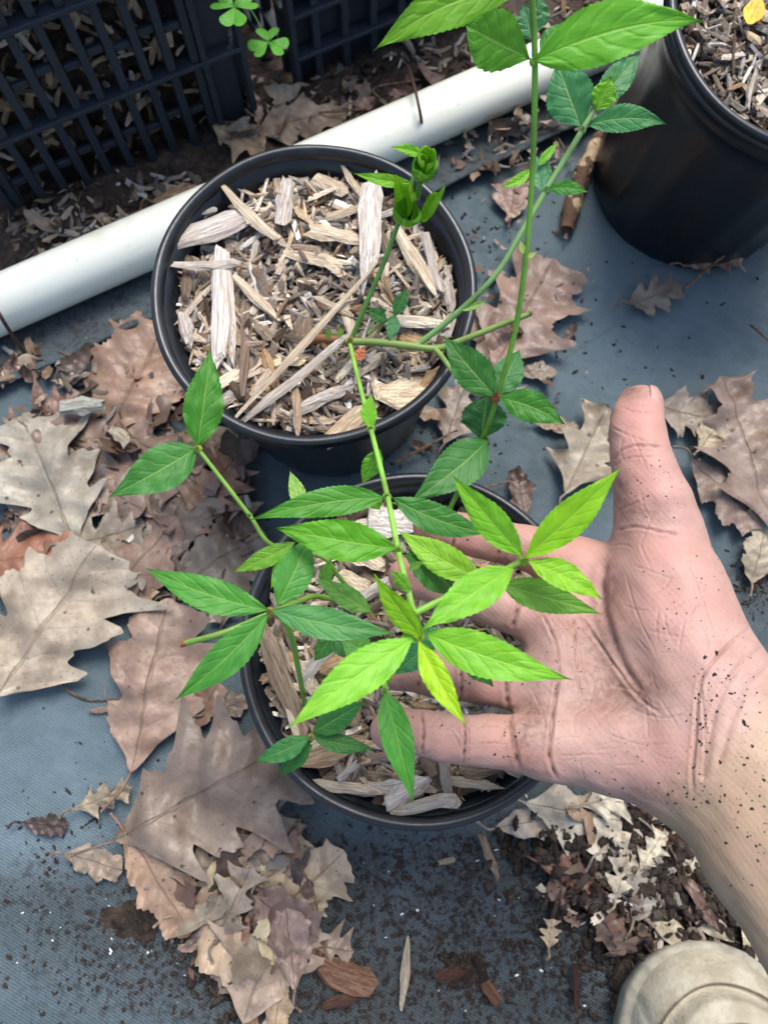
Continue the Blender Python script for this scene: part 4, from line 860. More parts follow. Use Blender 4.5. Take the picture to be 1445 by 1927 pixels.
# ------------------------------------------------------------------ sticks and wires
def rod(name, pts, rad, mat, label, cat, knobs=0.0, ns=8, col=None, seed=3, group=None):
    w_ = catmull([P(*p) for p in pts], 7); b = w_[0].copy(); V, F, uv = tube(w_ - b, rad, ns, knobs, seed); o = link(name, mesh(name, V, F, True, uv=uv), mat, color=col); o.location = tuple(b); return tag(o, label, cat, group)
rod('broken_stick', [(1132, 250, .016), (1108, 300, .014), (1085, 360, .012), (1066, 432, .010)], [.0048, .0060, .0056, .0068, .0060, .0066, .0052], MT['stick'], 'thick broken stick with peeling bark beside the large pot', 'stick', .13, 10)
rod('bent_wire', [(752, 128, .012), (765, 122, .034), (778, 158, .054), (789, 205, .052), (796, 250, .030), (800, 275, .006)], [.0011, .0012], MT['rust'], 'thin rusty wire hooked over the pipe behind the rear pot', 'wire')
rod('bent_wire', [(-20, 560, .05), (0, 592, .052), (22, 628, .034), (50, 668, .012), (60, 682, .006)], [.0013, .0014], MT['rust'], 'rusty wire hooked over the left end of the pipe', 'wire')
for pts, r0, lb in ([[(100, 1268, .012), (130, 1300, .006), (175, 1318, .004), (250, 1312, .004)], .0007, 'curved thin leaf stalk on the fabric left of the pink oak leaf'],
                    [[(550, 1850, .006), (610, 1795, .010)], .0007, 'straight tan straw right of the leaf pile tip'],
                    [[(470, 1850, .008), (485, 1930, .004)], .0008, 'pale straw at the bottom of the leaf pile'],
                    [[(305, 1755, .010), (355, 1738, .012)], .0006, 'short dry straw left of the folded tan leaf'],
                    [[(560, 1620, .022), (590, 1680, .020), (600, 1730, .014)], .0006, 'thin grey stalk on the right of the leaf pile'],
                    [[(745, 870, .010), (860, 810, .012)], .0013, 'brown twig lying between the two small pots'],
                    [[(905, 920, .008), (960, 905, .008)], .0008, 'thin twig behind the front pot rim'],
                    [[(1285, 545, .014), (1350, 490, .020), (1445, 418, .03)], .0011, 'thin brown twig leaning on the large pot'],
                    [[(1410, 610, .008), (1445, 640, .012)], .0009, 'forked twig scrap at the right edge'],
                    [[(720, 190, .032), (705, 165, .034), (790, 150, .030)], .0006, 'bent dry grass stalk in front of the dark crate'],
                    [[(690, 205, .026), (600, 212, .024)], .0010, 'dry stalk on the tan oak leaf'],
                    [[(415, 1190, .010), (430, 1110, .014)], .0007, 'thin stalk beside the front pot']):
    rod('dry_stalk', pts, [r0, r0 * .8], MT['bark'], lb, 'twig', 0.05, 6, group='dry stalks and twigs')

# ------------------------------------------------------------------ green plants
def leaf_mesh(base, tip, wid, bow=0.0, roll=0.0, fold=0.18, side=0.0, seed=0, cup=0.0, wmax=0.42, teeth=True, wavy=1.0, origin=(0, 0, 0), tw=0.0):
    r = np.random.default_rng(seed); base = np.asarray(base, float); tip = np.asarray(tip, float); ax_ = tip - base; L = np.linalg.norm(ax_); a = ax_ / L
    view = unit(CAMP * np.array([1, 1, 1]) - (base + tip) / 2); nrm = unit(0.75 * view + 0.25 * np.array([0, 0, 1]))
    nrm = unit(nrm - (nrm @ a) * a); b = np.cross(nrm, a)
    rl = math.radians(roll); n2_, b2_ = nrm * math.cos(rl) + b * math.sin(rl), b * math.cos(rl) - nrm * math.sin(rl)
    nu, nv = 96, 5; t = np.linspace(0, 1, nu)
    pk = wmax; wid = wid * .91; prof = (t / pk) ** (pk * 2.5) * ((1 - t) / (1 - pk)) ** ((1 - pk) * 2.5); prof = np.clip(prof, 0, 1)
    prof = np.maximum(prof, 0.02 * (t < .5)); nt = max(10, int(L / 0.0022)); ph = r.random(); tm = (t * nt + ph) % 1.0
    saw = np.where(tm < .72, tm / .72, (1 - tm) / .28); n1 = Noise2(seed, 13.0); n3 = Noise2(seed + 9, 26.0)
    V = []; UV = []
    for i in range(nu):
        c = base + a * (L * t[i]) + n2_ * (bow * L * 4 * t[i] * (1 - t[i]) * .25) + b2_ * (side * L * 4 * t[i] * (1 - t[i]) * .25)
        c = c - n2_ * (0.05 * L * max(0, t[i] - .6) ** 2 * 4)
        al = math.radians(tw) * (t[i] - .3); bb = b2_ * math.cos(al) + n2_ * math.sin(al); nn = n2_ * math.cos(al) - b2_ * math.sin(al)
        for j in range(-nv, nv + 1):
            v = j / nv; h = prof[i] * wid / 2
            if teeth and abs(j) == nv: h *= 1 + (0.07 * (saw[i] - .35)) * min(1, prof[i] * 2.2) * min(1, 12 * t[i])
            y = v * h; zz = fold * abs(y) * (1 - .45 * abs(v)) - cup * y * y / max(wid, 1e-6) * 4
            zz += wavy * (0.035 * wid * float(n1(t[i] * 1.5, v * .5 + .3)) * abs(v) + 0.022 * wid * v * v * float(n3(t[i], np.sign(v))))
            zz -= .012 * wid * (1 - min(1, abs(v) * 6))
            V.append(c + bb * y + nn * zz - np.asarray(origin)); UV.append((t[i], .5 + .5 * v))
    m = 2 * nv + 1; F = [(i * m + j, (i + 1) * m + j, (i + 1) * m + j + 1, i * m + j + 1) for i in range(nu - 1) for j in range(m - 1)]
    return mesh('leaf', V, F, True, uv=np.array(UV))
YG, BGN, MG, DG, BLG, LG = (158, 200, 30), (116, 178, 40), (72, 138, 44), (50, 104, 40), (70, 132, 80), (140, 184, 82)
_ls = [2000]
def leaf(pl, bu, bv, tu, tv, wpx, zb, zt, col, **kw):
    _ls[0] += 11; o0 = np.array(pl.location); b, t = P(bu, bv, zb), P(tu, tv, zt); s = mpp((b + t) / 2); k = random.uniform(.93, 1.05)
    return link('leaf', leaf_mesh(b, t, wpx * s, seed=_ls[0], origin=o0, **kw), MT['leaf'], parent=pl, color=lin(*[min(255, x * k) for x in col]))
def stem(pl, pts, rad, col=(112, 150, 62), name='stem'):
    w_ = catmull([P(*p) for p in pts], 8) - np.array(pl.location); V, F, uv = tube(w_, rad, 10, .015, len(pts)); return link(name, mesh(name, V, F, True, uv=uv), MT['stem'], parent=pl, color=lin(*col))
def node(pl, u, v, z, rpx, col):
    p = P(u, v, z); s = mpp(p) * rpx; o0 = np.array(pl.location); pts = [p - o0 + np.array([0, 0, q * s]) for q in (-1, -.5, 0, .5, 1)]
    V, F, uv = tube(pts, [s * .3, s * .85, s, s * .8, s * .25], 8, .08, 4); link('node', mesh('node', V, F), MT['stem'], parent=pl, color=lin(*col))
random.seed(5)
pA = thing('potted_shrub', P(590, 642, zmA), 'leafy green shrub cutting growing from a brown stem in the rear pot', 'plant', 'young shrubs in small pots')
pB = thing('potted_shrub', P(815, 1020, zmB), 'tall thin green shrub rooted in the pot under the hand', 'plant', 'young shrubs in small pots')
# --- rear pot plant
stem(pA, [(578, 648, zmA), (600, 637, .146), (630, 639, .149), (664, 643, .150)], [.0018, .0023, .0022, .0018], (128, 84, 48), 'root_stem')
stem(pA, [(650, 642, .150), (720, 645, .153), (780, 652, .155), (826, 655, .155), (880, 636, .160), (940, 612, .165), (998, 590, .170)], [.0019, .0019, .0018, .0015, .0013], (116, 140, 70))
stem(pA, [(662, 638, .150), (690, 570, .166), (720, 500, .178), (750, 418, .190), (775, 345, .200), (788, 300, .206)], [.0014, .0012, .0012], (84, 130, 56))
stem(pA, [(785, 650, .155), (850, 598, .166), (930, 520, .180), (985, 430, .192), (1027, 358, .200), (1062, 300, .207), (1095, 245, .214), (1122, 196, .219)], [.0016, .0013, .0014, .0013], (112, 150, 86))
stem(pA, [(818, 656, .155), (832, 672, .157), (852, 700, .160)], [.0014, .0012], (116, 146, 70))
stem(pA, [(658, 645, .150), (672, 705, .166), (698, 808, .195), (728, 930, .222), (750, 1040, .240), (775, 1140, .252), (789, 1197, .257)], [.0011, .0011, .0011, .0010], (128, 176, 70))
stem(pA, [(778, 1155, .250), (850, 1120, .250), (930, 1082, .2505), (985, 1054, .253)], [.0012, .0011], (120, 170, 60))
stem(pA, [(692, 628, .151), (720, 608, .154), (745, 592, .158)], [.0009, .0008], (104, 140, 70))
for q in ((998, 590, .170, 5, (160, 110, 70)), (728, 936, .2225, 10, (120, 160, 60)), (750, 1035, .240, 10, (130, 170, 60)), (789, 1200, .257, 10, (150, 170, 60)), (985, 1056, .253, 11, (140, 180, 60)), (1027, 358, .200, 9, (110, 150, 80)), (1095, 245, .214, 8, (110, 150, 80)), (698, 808, .195, 9, (130, 170, 70)), (660, 642, .151, 9, (140, 110, 60))): node(pA, *q)
# star
leaf(pA, 795, 1205, 703, 1083, 56, .258, .270, (126, 176, 24), roll=24, fold=.35)
leaf(pA, 965, 1068, 792, 1186, 82, .254, .262, BGN, bow=.18, roll=-8)
leaf(pA, 803, 1192, 1083, 1280, 88, .258, .262, BGN, bow=.25, side=-.12, wmax=.36)
leaf(pA, 788, 1206, 876, 1366, 56, .259, .263, YG, roll=-14, fold=.35, side=-.08)
leaf(pA, 776, 1202, 540, 1372, 88, .260, .266, (128, 190, 52), bow=.22, side=-.05, wmax=.40)
leaf(pA, 820, 1205, 735, 1272, 52, .236, .226, BLG, bow=.1)
leaf(pA, 862, 1222, 930, 1292, 50, .232, .222, DG, roll=25)
leaf(pA, 800, 1192, 752, 1200, 30, .256, .258, BGN, wavy=.5)
# second cluster
leaf(pA, 983, 1048, 848, 893, 68, .256, .272, BGN, roll=18, fold=.3)
leaf(pA, 988, 1050, 1170, 879, 74, .256, .274, (128, 184, 24), roll=-6, fold=.3, side=-.05)
leaf(pA, 992, 1056, 1137, 1130, 60, .256, .256, (126, 180, 24), roll=12, side=.18)
leaf(pA, 945, 1100, 1138, 1157, 66, .240, .240, (112, 168, 56), bow=.15, wmax=.35)
leaf(pA, 908, 1092, 748, 998, 66, .236, .236, (136, 190, 48), bow=.2, side=.1)
# along the down stem
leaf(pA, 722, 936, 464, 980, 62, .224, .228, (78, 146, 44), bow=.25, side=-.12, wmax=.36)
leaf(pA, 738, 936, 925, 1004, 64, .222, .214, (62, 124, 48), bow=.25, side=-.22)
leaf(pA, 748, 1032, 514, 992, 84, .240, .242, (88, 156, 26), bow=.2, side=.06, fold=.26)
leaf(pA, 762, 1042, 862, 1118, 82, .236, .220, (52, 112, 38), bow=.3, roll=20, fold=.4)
leaf(pA, 772, 1112, 736, 1072, 30, .251, .258, (110, 168, 50), fold=.6, cup=.3)
leaf(pA, 768, 1072, 797, 1056, 16, .247, .254, LG)
leaf(pA, 699, 808, 700, 740, 34, .195, .200, BGN, fold=.4, side=.35)
leaf(pA, 716, 845, 680, 912, 40, .203, .194, (86, 150, 36), fold=.4)
leaf(pA, 700, 935, 715, 960, 30, .205, .200, BGN)
leaf(pA, 845, 1210, 770, 1180, 36, .226, .222, BLG)
# small leaves on the horizontal stem
leaf(pA, 742, 594, 768, 540, 30, .158, .164, (60, 122, 60), bow=.2)
leaf(pA, 744, 594, 733, 642, 28, .158, .156, (66, 126, 76))
leaf(pA, 728, 602, 688, 582, 30, .156, .158, (58, 120, 56), bow=.3)
leaf(pA, 618, 638, 618, 616, 14, .151, .158, LG, wavy=.3); leaf(pA, 640, 636, 640, 614, 14, .151, .158, LG, wavy=.3)
leaf(pA, 866, 584, 917, 566, 16, .170, .172, LG, fold=.5)
leaf(pA, 1020, 362, 1003, 284, 34, .200, .204, (84, 146, 100)); leaf(pA, 1030, 356, 1108, 362, 30, .201, .203, (70, 134, 50), bow=.4, side=.2)
leaf(pA, 1000, 318, 940, 352, 22, .205, .203, BGN, fold=.5, side=.35); leaf(pA, 1012, 312, 1050, 266, 18, .205, .208, BGN, fold=.4)
leaf(pA, 1024, 350, 1030, 300, 24, .199, .203, (82, 142, 92))
leaf(pA, 1093, 240, 1046, 112, 96, .214, .222, (62, 126, 72), bow=.2, roll=8)
leaf(pA, 1104, 236, 1256, 233, 54, .215, .218, (66, 130, 72), bow=.25, side=.25)
leaf(pA, 1120, 200, 1206, 98, 58, .218, .224, (72, 134, 76), bow=.2)
leaf(pA, 1122, 208, 1150, 142, 54, .219, .228, (104, 160, 30), fold=.6, roll=-15)
# curled tops of the upright shoot: leaves rolled into little cups
def cup_leaf(pl, u, v, z, Rpx, Hpx, th0, span, tilt, col, seed, lip=.35, pointy=.3, drop=.55):
    r_ = np.random.default_rng(seed); c = P(u, v, z) - np.array(pl.location); s = mpp(P(u, v, z)); R_, H_ = Rpx * s, Hpx * s; nz_ = Noise2(seed, 5)
    M3 = Matrix.Rotation(math.radians(tilt[0]), 3, 'X') @ Matrix.Rotation(math.radians(tilt[1]), 3, 'Y'); V = []; UV = []; nu, nv = 26, 30
    for i in range(nu):
        t = i / (nu - 1)
        for j in range(nv + 1):
            q = j / nv * 2 - 1; th = math.radians(th0 + span * .5 * q); edge = 1 - abs(q) ** 3 * drop + .07 * math.sin(q * 9 + seed) + pointy * max(0, 1 - abs(q) * 2.2)
            rr = R_ * (t ** .55) * (1 + .13 * float(nz_(t, q))) * (1 - lip * max(0, t - .72) * 3.4); zz = H_ * edge * t * (1 - .5 * max(0, t - .8)) + .05 * H_ * float(nz_(q * 2, t)) * t
            if i == nu - 1: zz += H_ * .03 * (j % 2)
            p = M3 @ Vector((rr * math.cos(th), rr * math.sin(th), zz)); V.append(c + np.array(p)); UV.append((t, .5 + .5 * q))
    m_ = nv + 1; F = [(i * m_ + j, i * m_ + j + 1, (i + 1) * m_ + j + 1, (i + 1) * m_ + j) for i in range(nu - 1) for j in range(nv)]
    link('curled_leaf', mesh('curled_leaf', V, F, True, uv=np.array(UV)), MT['leaf'], parent=pl, color=lin(*col))
G1, G2 = (112, 172, 34), (92, 152, 28)
cup_leaf(pA, 791, 336, .203, 31, 60, 250, 335, (14, 4), G2, 71, .45, .0, .12); cup_leaf(pA, 792, 326, .206, 24, 66, 40, 250, (10, 8), G1, 72, .5, .1, .2); cup_leaf(pA, 794, 316, .211, 13, 46, 160, 260, (12, 0), (150, 196, 60), 73, .6, .0, .2)
cup_leaf(pA, 768, 420, .188, 30, 64, 255, 320, (14, -4), G2, 74, .28, .05, .15); cup_leaf(pA, 788, 412, .191, 24, 82, 5, 150, (6, 14), G1, 75, .3, .4, .5); cup_leaf(pA, 768, 408, .191, 22, 84, 120, 170, (6, -8), G1, 76, .2, .4, .5); cup_leaf(pA, 776, 385, .197, 12, 60, 200, 240, (8, 0), (140, 186, 50), 77, .4, .2, .3)
leaf(pA, 776, 345, 664, 325, 26, .198, .206, (118, 178, 44), fold=.45, side=.12); leaf(pA, 800, 292, 734, 276, 22, .216, .222, (118, 178, 44), fold=.4, side=-.1)
stem(pA, [(788, 330, .204), (790, 345, .202), (784, 375, .196)], [.0014, .0014], (96, 140, 50))
# --- front pot plant
stem(pB, [(815, 1022, zmB), (838, 975, .138), (880, 885, .160), (918, 800, .184), (937, 740, .200), (965, 640, .220), (985, 520, .242), (1001, 330, .270), (1006, 120, .298), (998, -60, .318)], [.0012, .0012, .0011, .0011, .0010, .0010], (104, 156, 50))
stem(pB, [(722, 1182, zmB), (690, 1147, .136), (640, 1088, .160), (604, 1047, .175), (513, 1026, .184), (470, 970, .190), (420, 905, .196), (373, 845, .202)], [.0011, .0010, .0009], (110, 150, 56))
stem(pB, [(508, 1150, .236), (528, 1160, .232), (545, 1188, .222), (558, 1240, .190), (572, 1315, .140), (576, 1335, zmB)], [.0011, .0011, .0012], (112, 160, 60))
stem(pB, [(345, 1211, .205), (420, 1191, .206), (500, 1158, .200), (562, 1132, .188), (604, 1123, .176), (690, 1147, .138)], [.0012, .0012], (112, 150, 56))
stem(pB, [(340, 1213, .205), (352, 1209, .205)], [.0013, .0013], (140, 84, 50), 'cut_end')
stem(pB, [(585, 1387, .168), (600, 1372, .160), (640, 1345, .140), (655, 1335, zmB)], [.0011, .0011], (110, 150, 60))
stem(pB, [(725, 1298, .229), (722, 1272, .226), (728, 1238, .19), (740, 1205, zmB)], [.0010, .0010], (120, 170, 60))
for q in ((932, 747, .199, 11, (150, 84, 62)), (373, 845, .202, 9, (130, 150, 60)), (508, 1150, .236, 9, (150, 130, 70)), (586, 1387, .168, 8, (170, 170, 90)), (725, 1296, .229, 7, (130, 170, 60)), (1004, 116, .299, 9, (120, 170, 60)), (985, 462, .251, 6, (120, 160, 60)), (968, 622, .223, 8, (140, 110, 60)), (470, 970, .190, 6, (110, 150, 60)), (912, 826, .178, 8, (80, 120, 50))): node(pB, *q)
leaf(pB, 985, 478, 978, 452, 12, .252, .256, (190, 210, 120), wavy=.3); leaf(pB, 992, 485, 1010, 474, 10, .252, .254, (190, 210, 120), wavy=.3)
# left pair
leaf(pB, 372, 840, 397, 653, 80, .203, .212, (66, 132, 36), bow=.25, roll=-10, wmax=.38)
leaf(pB, 370, 843, 200, 938, 92, .202, .204, (72, 136, 58), bow=.25, side=.08, wmax=.36)
# node of four at the left
leaf(pB, 506, 1148, 271, 1067, 70, .237, .240, (80, 152, 52), bow=.25, side=.15)
leaf(pB, 506, 1154, 327, 1320, 72, .236, .234, (76, 148, 54), bow=.3, roll=10, side=.08)
leaf(pB, 510, 1148, 746, 1192, 66, .238, .240, (84, 146, 78), bow=.2, side=-.1)
leaf(pB, 522, 1140, 586, 1004, 78, .234, .232, (78, 144, 58), bow=.3, roll=-12)
leaf(pB, 556, 1020, 437, 1077, 40, .216, .212, (118, 174, 50), bow=.2, side=.1)
leaf(pB, 552, 1024, 509, 1110, 30, .214, .210, (122, 180, 40), side=-.1)
leaf(pB, 572, 962, 545, 884, 34, .214, .216, LG)
leaf(pB, 700, 1152, 592, 1088, 46, .212, .216, (110, 164, 70), bow=.2)
leaf(pB, 606, 1104, 624, 1048, 28, .176, .184, (92, 150, 50), fold=.4)
leaf(pB, 700, 1235, 640, 1200, 60, .180, .180, (100, 158, 70)); leaf(pB, 628, 1194, 590, 1246, 38, .176, .170, (70, 130, 56)); leaf(pB, 624, 1196, 658, 1242, 34, .176, .170, (84, 144, 84))
leaf(pB, 584, 1386, 477, 1434, 44, .168, .166, (62, 126, 62), bow=.2, side=.12); leaf(pB, 588, 1386, 706, 1409, 38, .168, .168, (64, 128, 56), bow=.2, side=-.1); leaf(pB, 584, 1390, 524, 1462, 46, .166, .156, (50, 108, 46)); leaf(pB, 588, 1380, 690, 1318, 52, .170, .180, (56, 120, 52))
leaf(pB, 725, 1300, 780, 1518, 66, .229, .226, (70, 140, 46), bow=.25, fold=.26, wmax=.36)
leaf(pB, 722, 1285, 728, 1262, 30, .228, .232, BGN)
# right middle
leaf(pB, 930, 745, 832, 630, 76, .201, .204, (62, 124, 48), bow=.25, roll=10, wmax=.38)
leaf(pB, 936, 745, 978, 656, 62, .196, .196, (58, 118, 58), bow=.2)
leaf(pB, 938, 748, 1064, 799, 66, .201, .203, (64, 130, 38), bow=.25, side=.18)
leaf(pB, 905, 828, 916, 742, 92, .176, .184, (48, 104, 50), bow=.25, wmax=.5)
leaf(pB, 918, 828, 767, 948, 90, .180, .186, (66, 128, 56), bow=.3, side=.12, wmax=.38)
# top
leaf(pB, 985, -30, 702, 94, 92, .306, .296, (118, 178, 38), bow=.15, side=-.22, wmax=.42)
leaf(pB, 1000, 112, 876, 48, 112, .299, .302, (92, 158, 36), bow=.2, roll=16, wmax=.55)
leaf(pB, 1005, 114, 1330, 37, 112, .300, .304, (98, 166, 38), bow=.3, side=.16, wmax=.36)
leaf(pB, 1000, 75, 985, 5, 60, .275, .282, (84, 140, 92)); leaf(pB, 1010, 60, 1018, -10, 44, .275, .282, (76, 132, 84)); leaf(pB, 1015, 95, 1060, 40, 34, .27, .274, (76, 140, 60))
# fallen orange leaf bit in the rear pot
ob = dead(677, 668, 60, 36, 24, (196, 118, 62), zmA + .014, 'small orange brown leaf lying on the wood chips beside the stem', 'willow', .5); ob.name = 'orange_leaf'; ob.color = lin(160, 92, 56); del ob['group']
# --- clover at the crate corner
def heart(c, ang, s, n2_):
    c = np.asarray(c, float); th = np.linspace(0, 2 * PI, 29)[:-1]
    hx = 16 * np.sin(th) ** 3 / 17; hy = (13 * np.cos(th) - 5 * np.cos(2 * th) - 2 * np.cos(3 * th) - np.cos(4 * th) + 17) / 30
    V = [c + np.array([0, 0, .0003])]; UV = [(0, .5)]; ca, sa = math.cos(ang), math.sin(ang)
    for q in (.5, 1.0):
        for x, y in zip(hx, hy):
            f, l = y * s * q, x * s * .62 * q; V.append(c + np.array([ca * f - sa * l, sa * f + ca * l, abs(l) * .25 - .12 * f * q])); UV.append((y * q, .5 + .5 * x * q))
    n_ = 28; F = [(0, 1 + k, 1 + (k + 1) % n_) for k in range(n_)] + [(1 + k, 1 + n_ + k, 1 + n_ + (k + 1) % n_, 1 + (k + 1) % n_) for k in range(n_)]
    return mesh('leaflet', V, F, True, uv=np.array(UV))
pc = thing('clover', P(436, -30, 0.122), 'small clover with heart shaped leaflets hanging out beside the corner of the lattice crate', 'clover')
for (u, v, z, s, a0) in ((441, 14, .126, .0150, 30), (505, 80, .104, .0135, 95)):
    w_ = catmull([P(436, -30, .122), P((436 + u) / 2 + 6, (v - 30) / 2, z - .004), P(u, v, z)], 8) - np.array(pc.location); V, F, uv = tube(w_, [.0006, .0005], 6); stx = link('stem', mesh('stem', V, F, True, uv=uv), MT['stem'], parent=pc, color=lin(96, 140, 70))
    for k in range(3): link('leaflet', heart(P(u, v, z) - np.array(pc.location), math.radians(a0 + 120 * k + 0), s, None), MT['leaf'], parent=stx, color=lin(100, 172, 62))
# ------------------------------------------------------------------ the hand and forearm: one continuous surface
def round_cone(p, a, b, ra, rb):
    ba = b - a; h = np.clip(((p - a) @ ba) / (ba @ ba), 0, 1).astype(np.float32)
    return np.sqrt((((p - a) - h[..., None] * ba.astype(np.float32)) ** 2).sum(-1)) - (ra + (rb - ra) * h)
def surface_nets(d, org, h):
    s = d < 0; cnt = np.zeros(tuple(n - 1 for n in d.shape), np.uint8)
    offs = [(i, j, k) for i in (0, 1) for j in (0, 1) for k in (0, 1)]
    sl = lambda a, o: a[o[0]:a.shape[0] - 1 + o[0], o[1]:a.shape[1] - 1 + o[1], o[2]:a.shape[2] - 1 + o[2]]
    for o in offs: cnt += sl(s, o)
    act = (cnt > 0) & (cnt < 8); I = np.argwhere(act); idx = np.full(act.shape, -1, np.int32); idx[act] = np.arange(len(I))
    val = np.stack([d[I[:, 0] + o[0], I[:, 1] + o[1], I[:, 2] + o[2]] for o in offs], 1); acc = np.zeros((len(I), 3)); num = np.zeros(len(I))
    O = np.array(offs, float)
    for a in range(8):
        for b in range(a + 1, 8):
            if np.abs(O[a] - O[b]).sum() != 1: continue
            m = (val[:, a] < 0) != (val[:, b] < 0); t = val[m, a] / (val[m, a] - val[m, b]); acc[m] += O[a] + t[:, None] * (O[b] - O[a]); num[m] += 1
    V = org + h * (I + acc / num[:, None]); F = []
    for ax_ in range(3):
        o = [0, 0, 0]; o[ax_] = 1; A = s[:s.shape[0] - o[0], :s.shape[1] - o[1], :s.shape[2] - o[2]]; B = s[o[0]:, o[1]:, o[2]:]; E_ = np.argwhere(A != B); u, v = (ax_ + 1) % 3, (ax_ + 2) % 3
        E_ = E_[(E_[:, u] > 0) & (E_[:, v] > 0) & (E_[:, u] < s.shape[u] - 1) & (E_[:, v] < s.shape[v] - 1)]
        q = []
        for du, dv_ in ((1, 1), (0, 1), (0, 0), (1, 0)):
            c = E_.copy(); c[:, u] -= du; c[:, v] -= dv_; q.append(idx[c[:, 0], c[:, 1], c[:, 2]])
        q = np.stack(q, 1); inside = A[E_[:, 0], E_[:, 1], E_[:, 2]]; q[~inside] = q[~inside][:, ::-1]; F.append(q)
    return V, np.vstack(F)
def HP(u, v, z, wpx):
    p = P(u, v, z); return p, wpx / 2 * mpp(p)
fingers = {
    'pinky': [(1030, 1402, .206, 104), (965, 1397, .209, 100), (915, 1394, .211, 97), (870, 1391, .212, 90), (832, 1386, .212, 90), (792, 1378, .211, 83), (755, 1375, .209, 84), (733, 1374, .207, 76)],
    'ring': [(1030, 1292, .199, 104), (955, 1284, .201, 96), (905, 1277, .202, 96), (868, 1272, .201, 90), (828, 1268, .199, 92), (790, 1262, .196, 84), (750, 1258, .192, 82), (726, 1256, .189, 72)],
    'middle': [(1050, 1178, .192, 100), (990, 1158, .192, 92), (945, 1142, .191, 88), (900, 1126, .189, 82), (860, 1112, .186, 82), (825, 1100, .183, 76), (790, 1090, .179, 76), (764, 1083, .176, 68)],
    'index': [(1085, 1074, .187, 102), (1030, 1045, .187, 96), (985, 1030, .186, 84), (940, 1020, .184, 80), (900, 1010, .181, 80), (862, 1001, .178, 75), (830, 994, .175, 75), (808, 990, .172, 66)]}
chains = [[HP(*q) for q in f] for f in fingers.values()]
thumb = [HP(*q) for q in ((1239, 1015, .206, 156), (1229, 950, .209, 141), (1213, 895, .211, 121), (1204, 855, .211, 109), (1198, 815, .210, 102), (1198, 785, .208, 94), (1201, 765, .207, 82))]
palm = [[(1030, 1395, .206, 120), (1140, 1405, .208, 168), (1240, 1425, .212, 186), (1310, 1440, .215, 178)],        # little-finger side
        [(1035, 1290, .197, 112), (1150, 1310, .200, 130), (1280, 1345, .206, 160), (1350, 1350, .213, 190)],
        [(1050, 1178, .191, 110), (1140, 1215, .194, 125), (1260, 1300, .203, 170)],
        [(1085, 1078, .187, 106), (1150, 1110, .190, 120), (1230, 1180, .198, 170)],
        [(1095, 1086, .187, 96), (1160, 1088, .194, 92), (1225, 1080, .202, 110)],                                # web to the thumb
        [(1240, 1015, .205, 156), (1256, 1112, .207, 212), (1268, 1185, .208, 240), (1310, 1270, .212, 226)],       # ball of the thumb
        [(1040, 1400, .205, 116), (1042, 1292, .198, 112), (1056, 1180, .192, 108), (1090, 1078, .187, 112)]]         # pads under the fingers
arm = [[(1330, 1300, .216, 200), (1400, 1400, .222, 214), (1500, 1545, .231, 214), (1760, 1930, .252, 240)], [(1310, 1420, .214, 176), (1356, 1490, .220, 180), (1432, 1610, .229, 196), (1660, 1960, .250, 240)],
       [(1330, 1345, .214, 210), (1385, 1440, .220, 220), (1470, 1575, .229, 224), (1710, 1945, .250, 260)]]
allp = np.array([P(*q[:3]) for grp in (palm, arm, fingers.values()) for ch in grp for q in ch] + [t[0] for t in thumb])
lo = allp.min(0) - 0.026; hi = allp.max(0) + 0.026; lo[0] = P(692, 1375, .207)[0] - .006
HV = 0.00092; dims = np.ceil((hi - lo) / HV).astype(int); BIG = 0.05
gx, gy, gz = [(lo[i] + HV * np.arange(dims[i])).astype(np.float32) for i in range(3)]
def field(chains_, k, kin):
    D = np.full(tuple(dims), BIG, np.float32)
    for ch in chains_:
        pts = [c[0] for c in ch]; rr = [c[1] for c in ch]; pad = max(rr) + 0.018
        i0 = np.maximum(0, ((np.min(pts, 0) - pad - lo) / HV).astype(int)); i1 = np.minimum(dims, ((np.max(pts, 0) + pad - lo) / HV).astype(int) + 2)
        g = np.stack(np.meshgrid(gx[i0[0]:i1[0]], gy[i0[1]:i1[1]], gz[i0[2]:i1[2]], indexing='ij'), -1); d = None
        for a in range(len(pts) - 1):
            e = round_cone(g, pts[a].astype(np.float32), pts[a + 1].astype(np.float32), np.float32(rr[a]), np.float32(rr[a + 1]))
            if d is None: d = e
            else: hh = np.maximum(kin - np.abs(d - e), 0) / kin; d = np.minimum(d, e) - hh * hh * kin * .25
        S_ = (slice(i0[0], i1[0]), slice(i0[1], i1[1]), slice(i0[2], i1[2])); o = D[S_]
        if k > 0: hh = np.maximum(k - np.abs(o - d), 0) / k; D[S_] = np.minimum(o, d) - hh * hh * k * .25
        else: D[S_] = np.minimum(o, d)
    return D
def smin(a, b, k):
    h = np.maximum(k - np.abs(a - b), 0) / k; return np.minimum(a, b) - h * h * k * .25
D = smin(field([[HP(*q) for q in c] for c in palm], .009, .003), field([[HP(*q) for q in c] for c in arm], .012, .006), .014)
D = smin(D, field([thumb], 0, .0012), .005)
D = smin(D, field(chains, 0, .0010), .005)
HVt, HF = surface_nets(D, lo, HV); del D
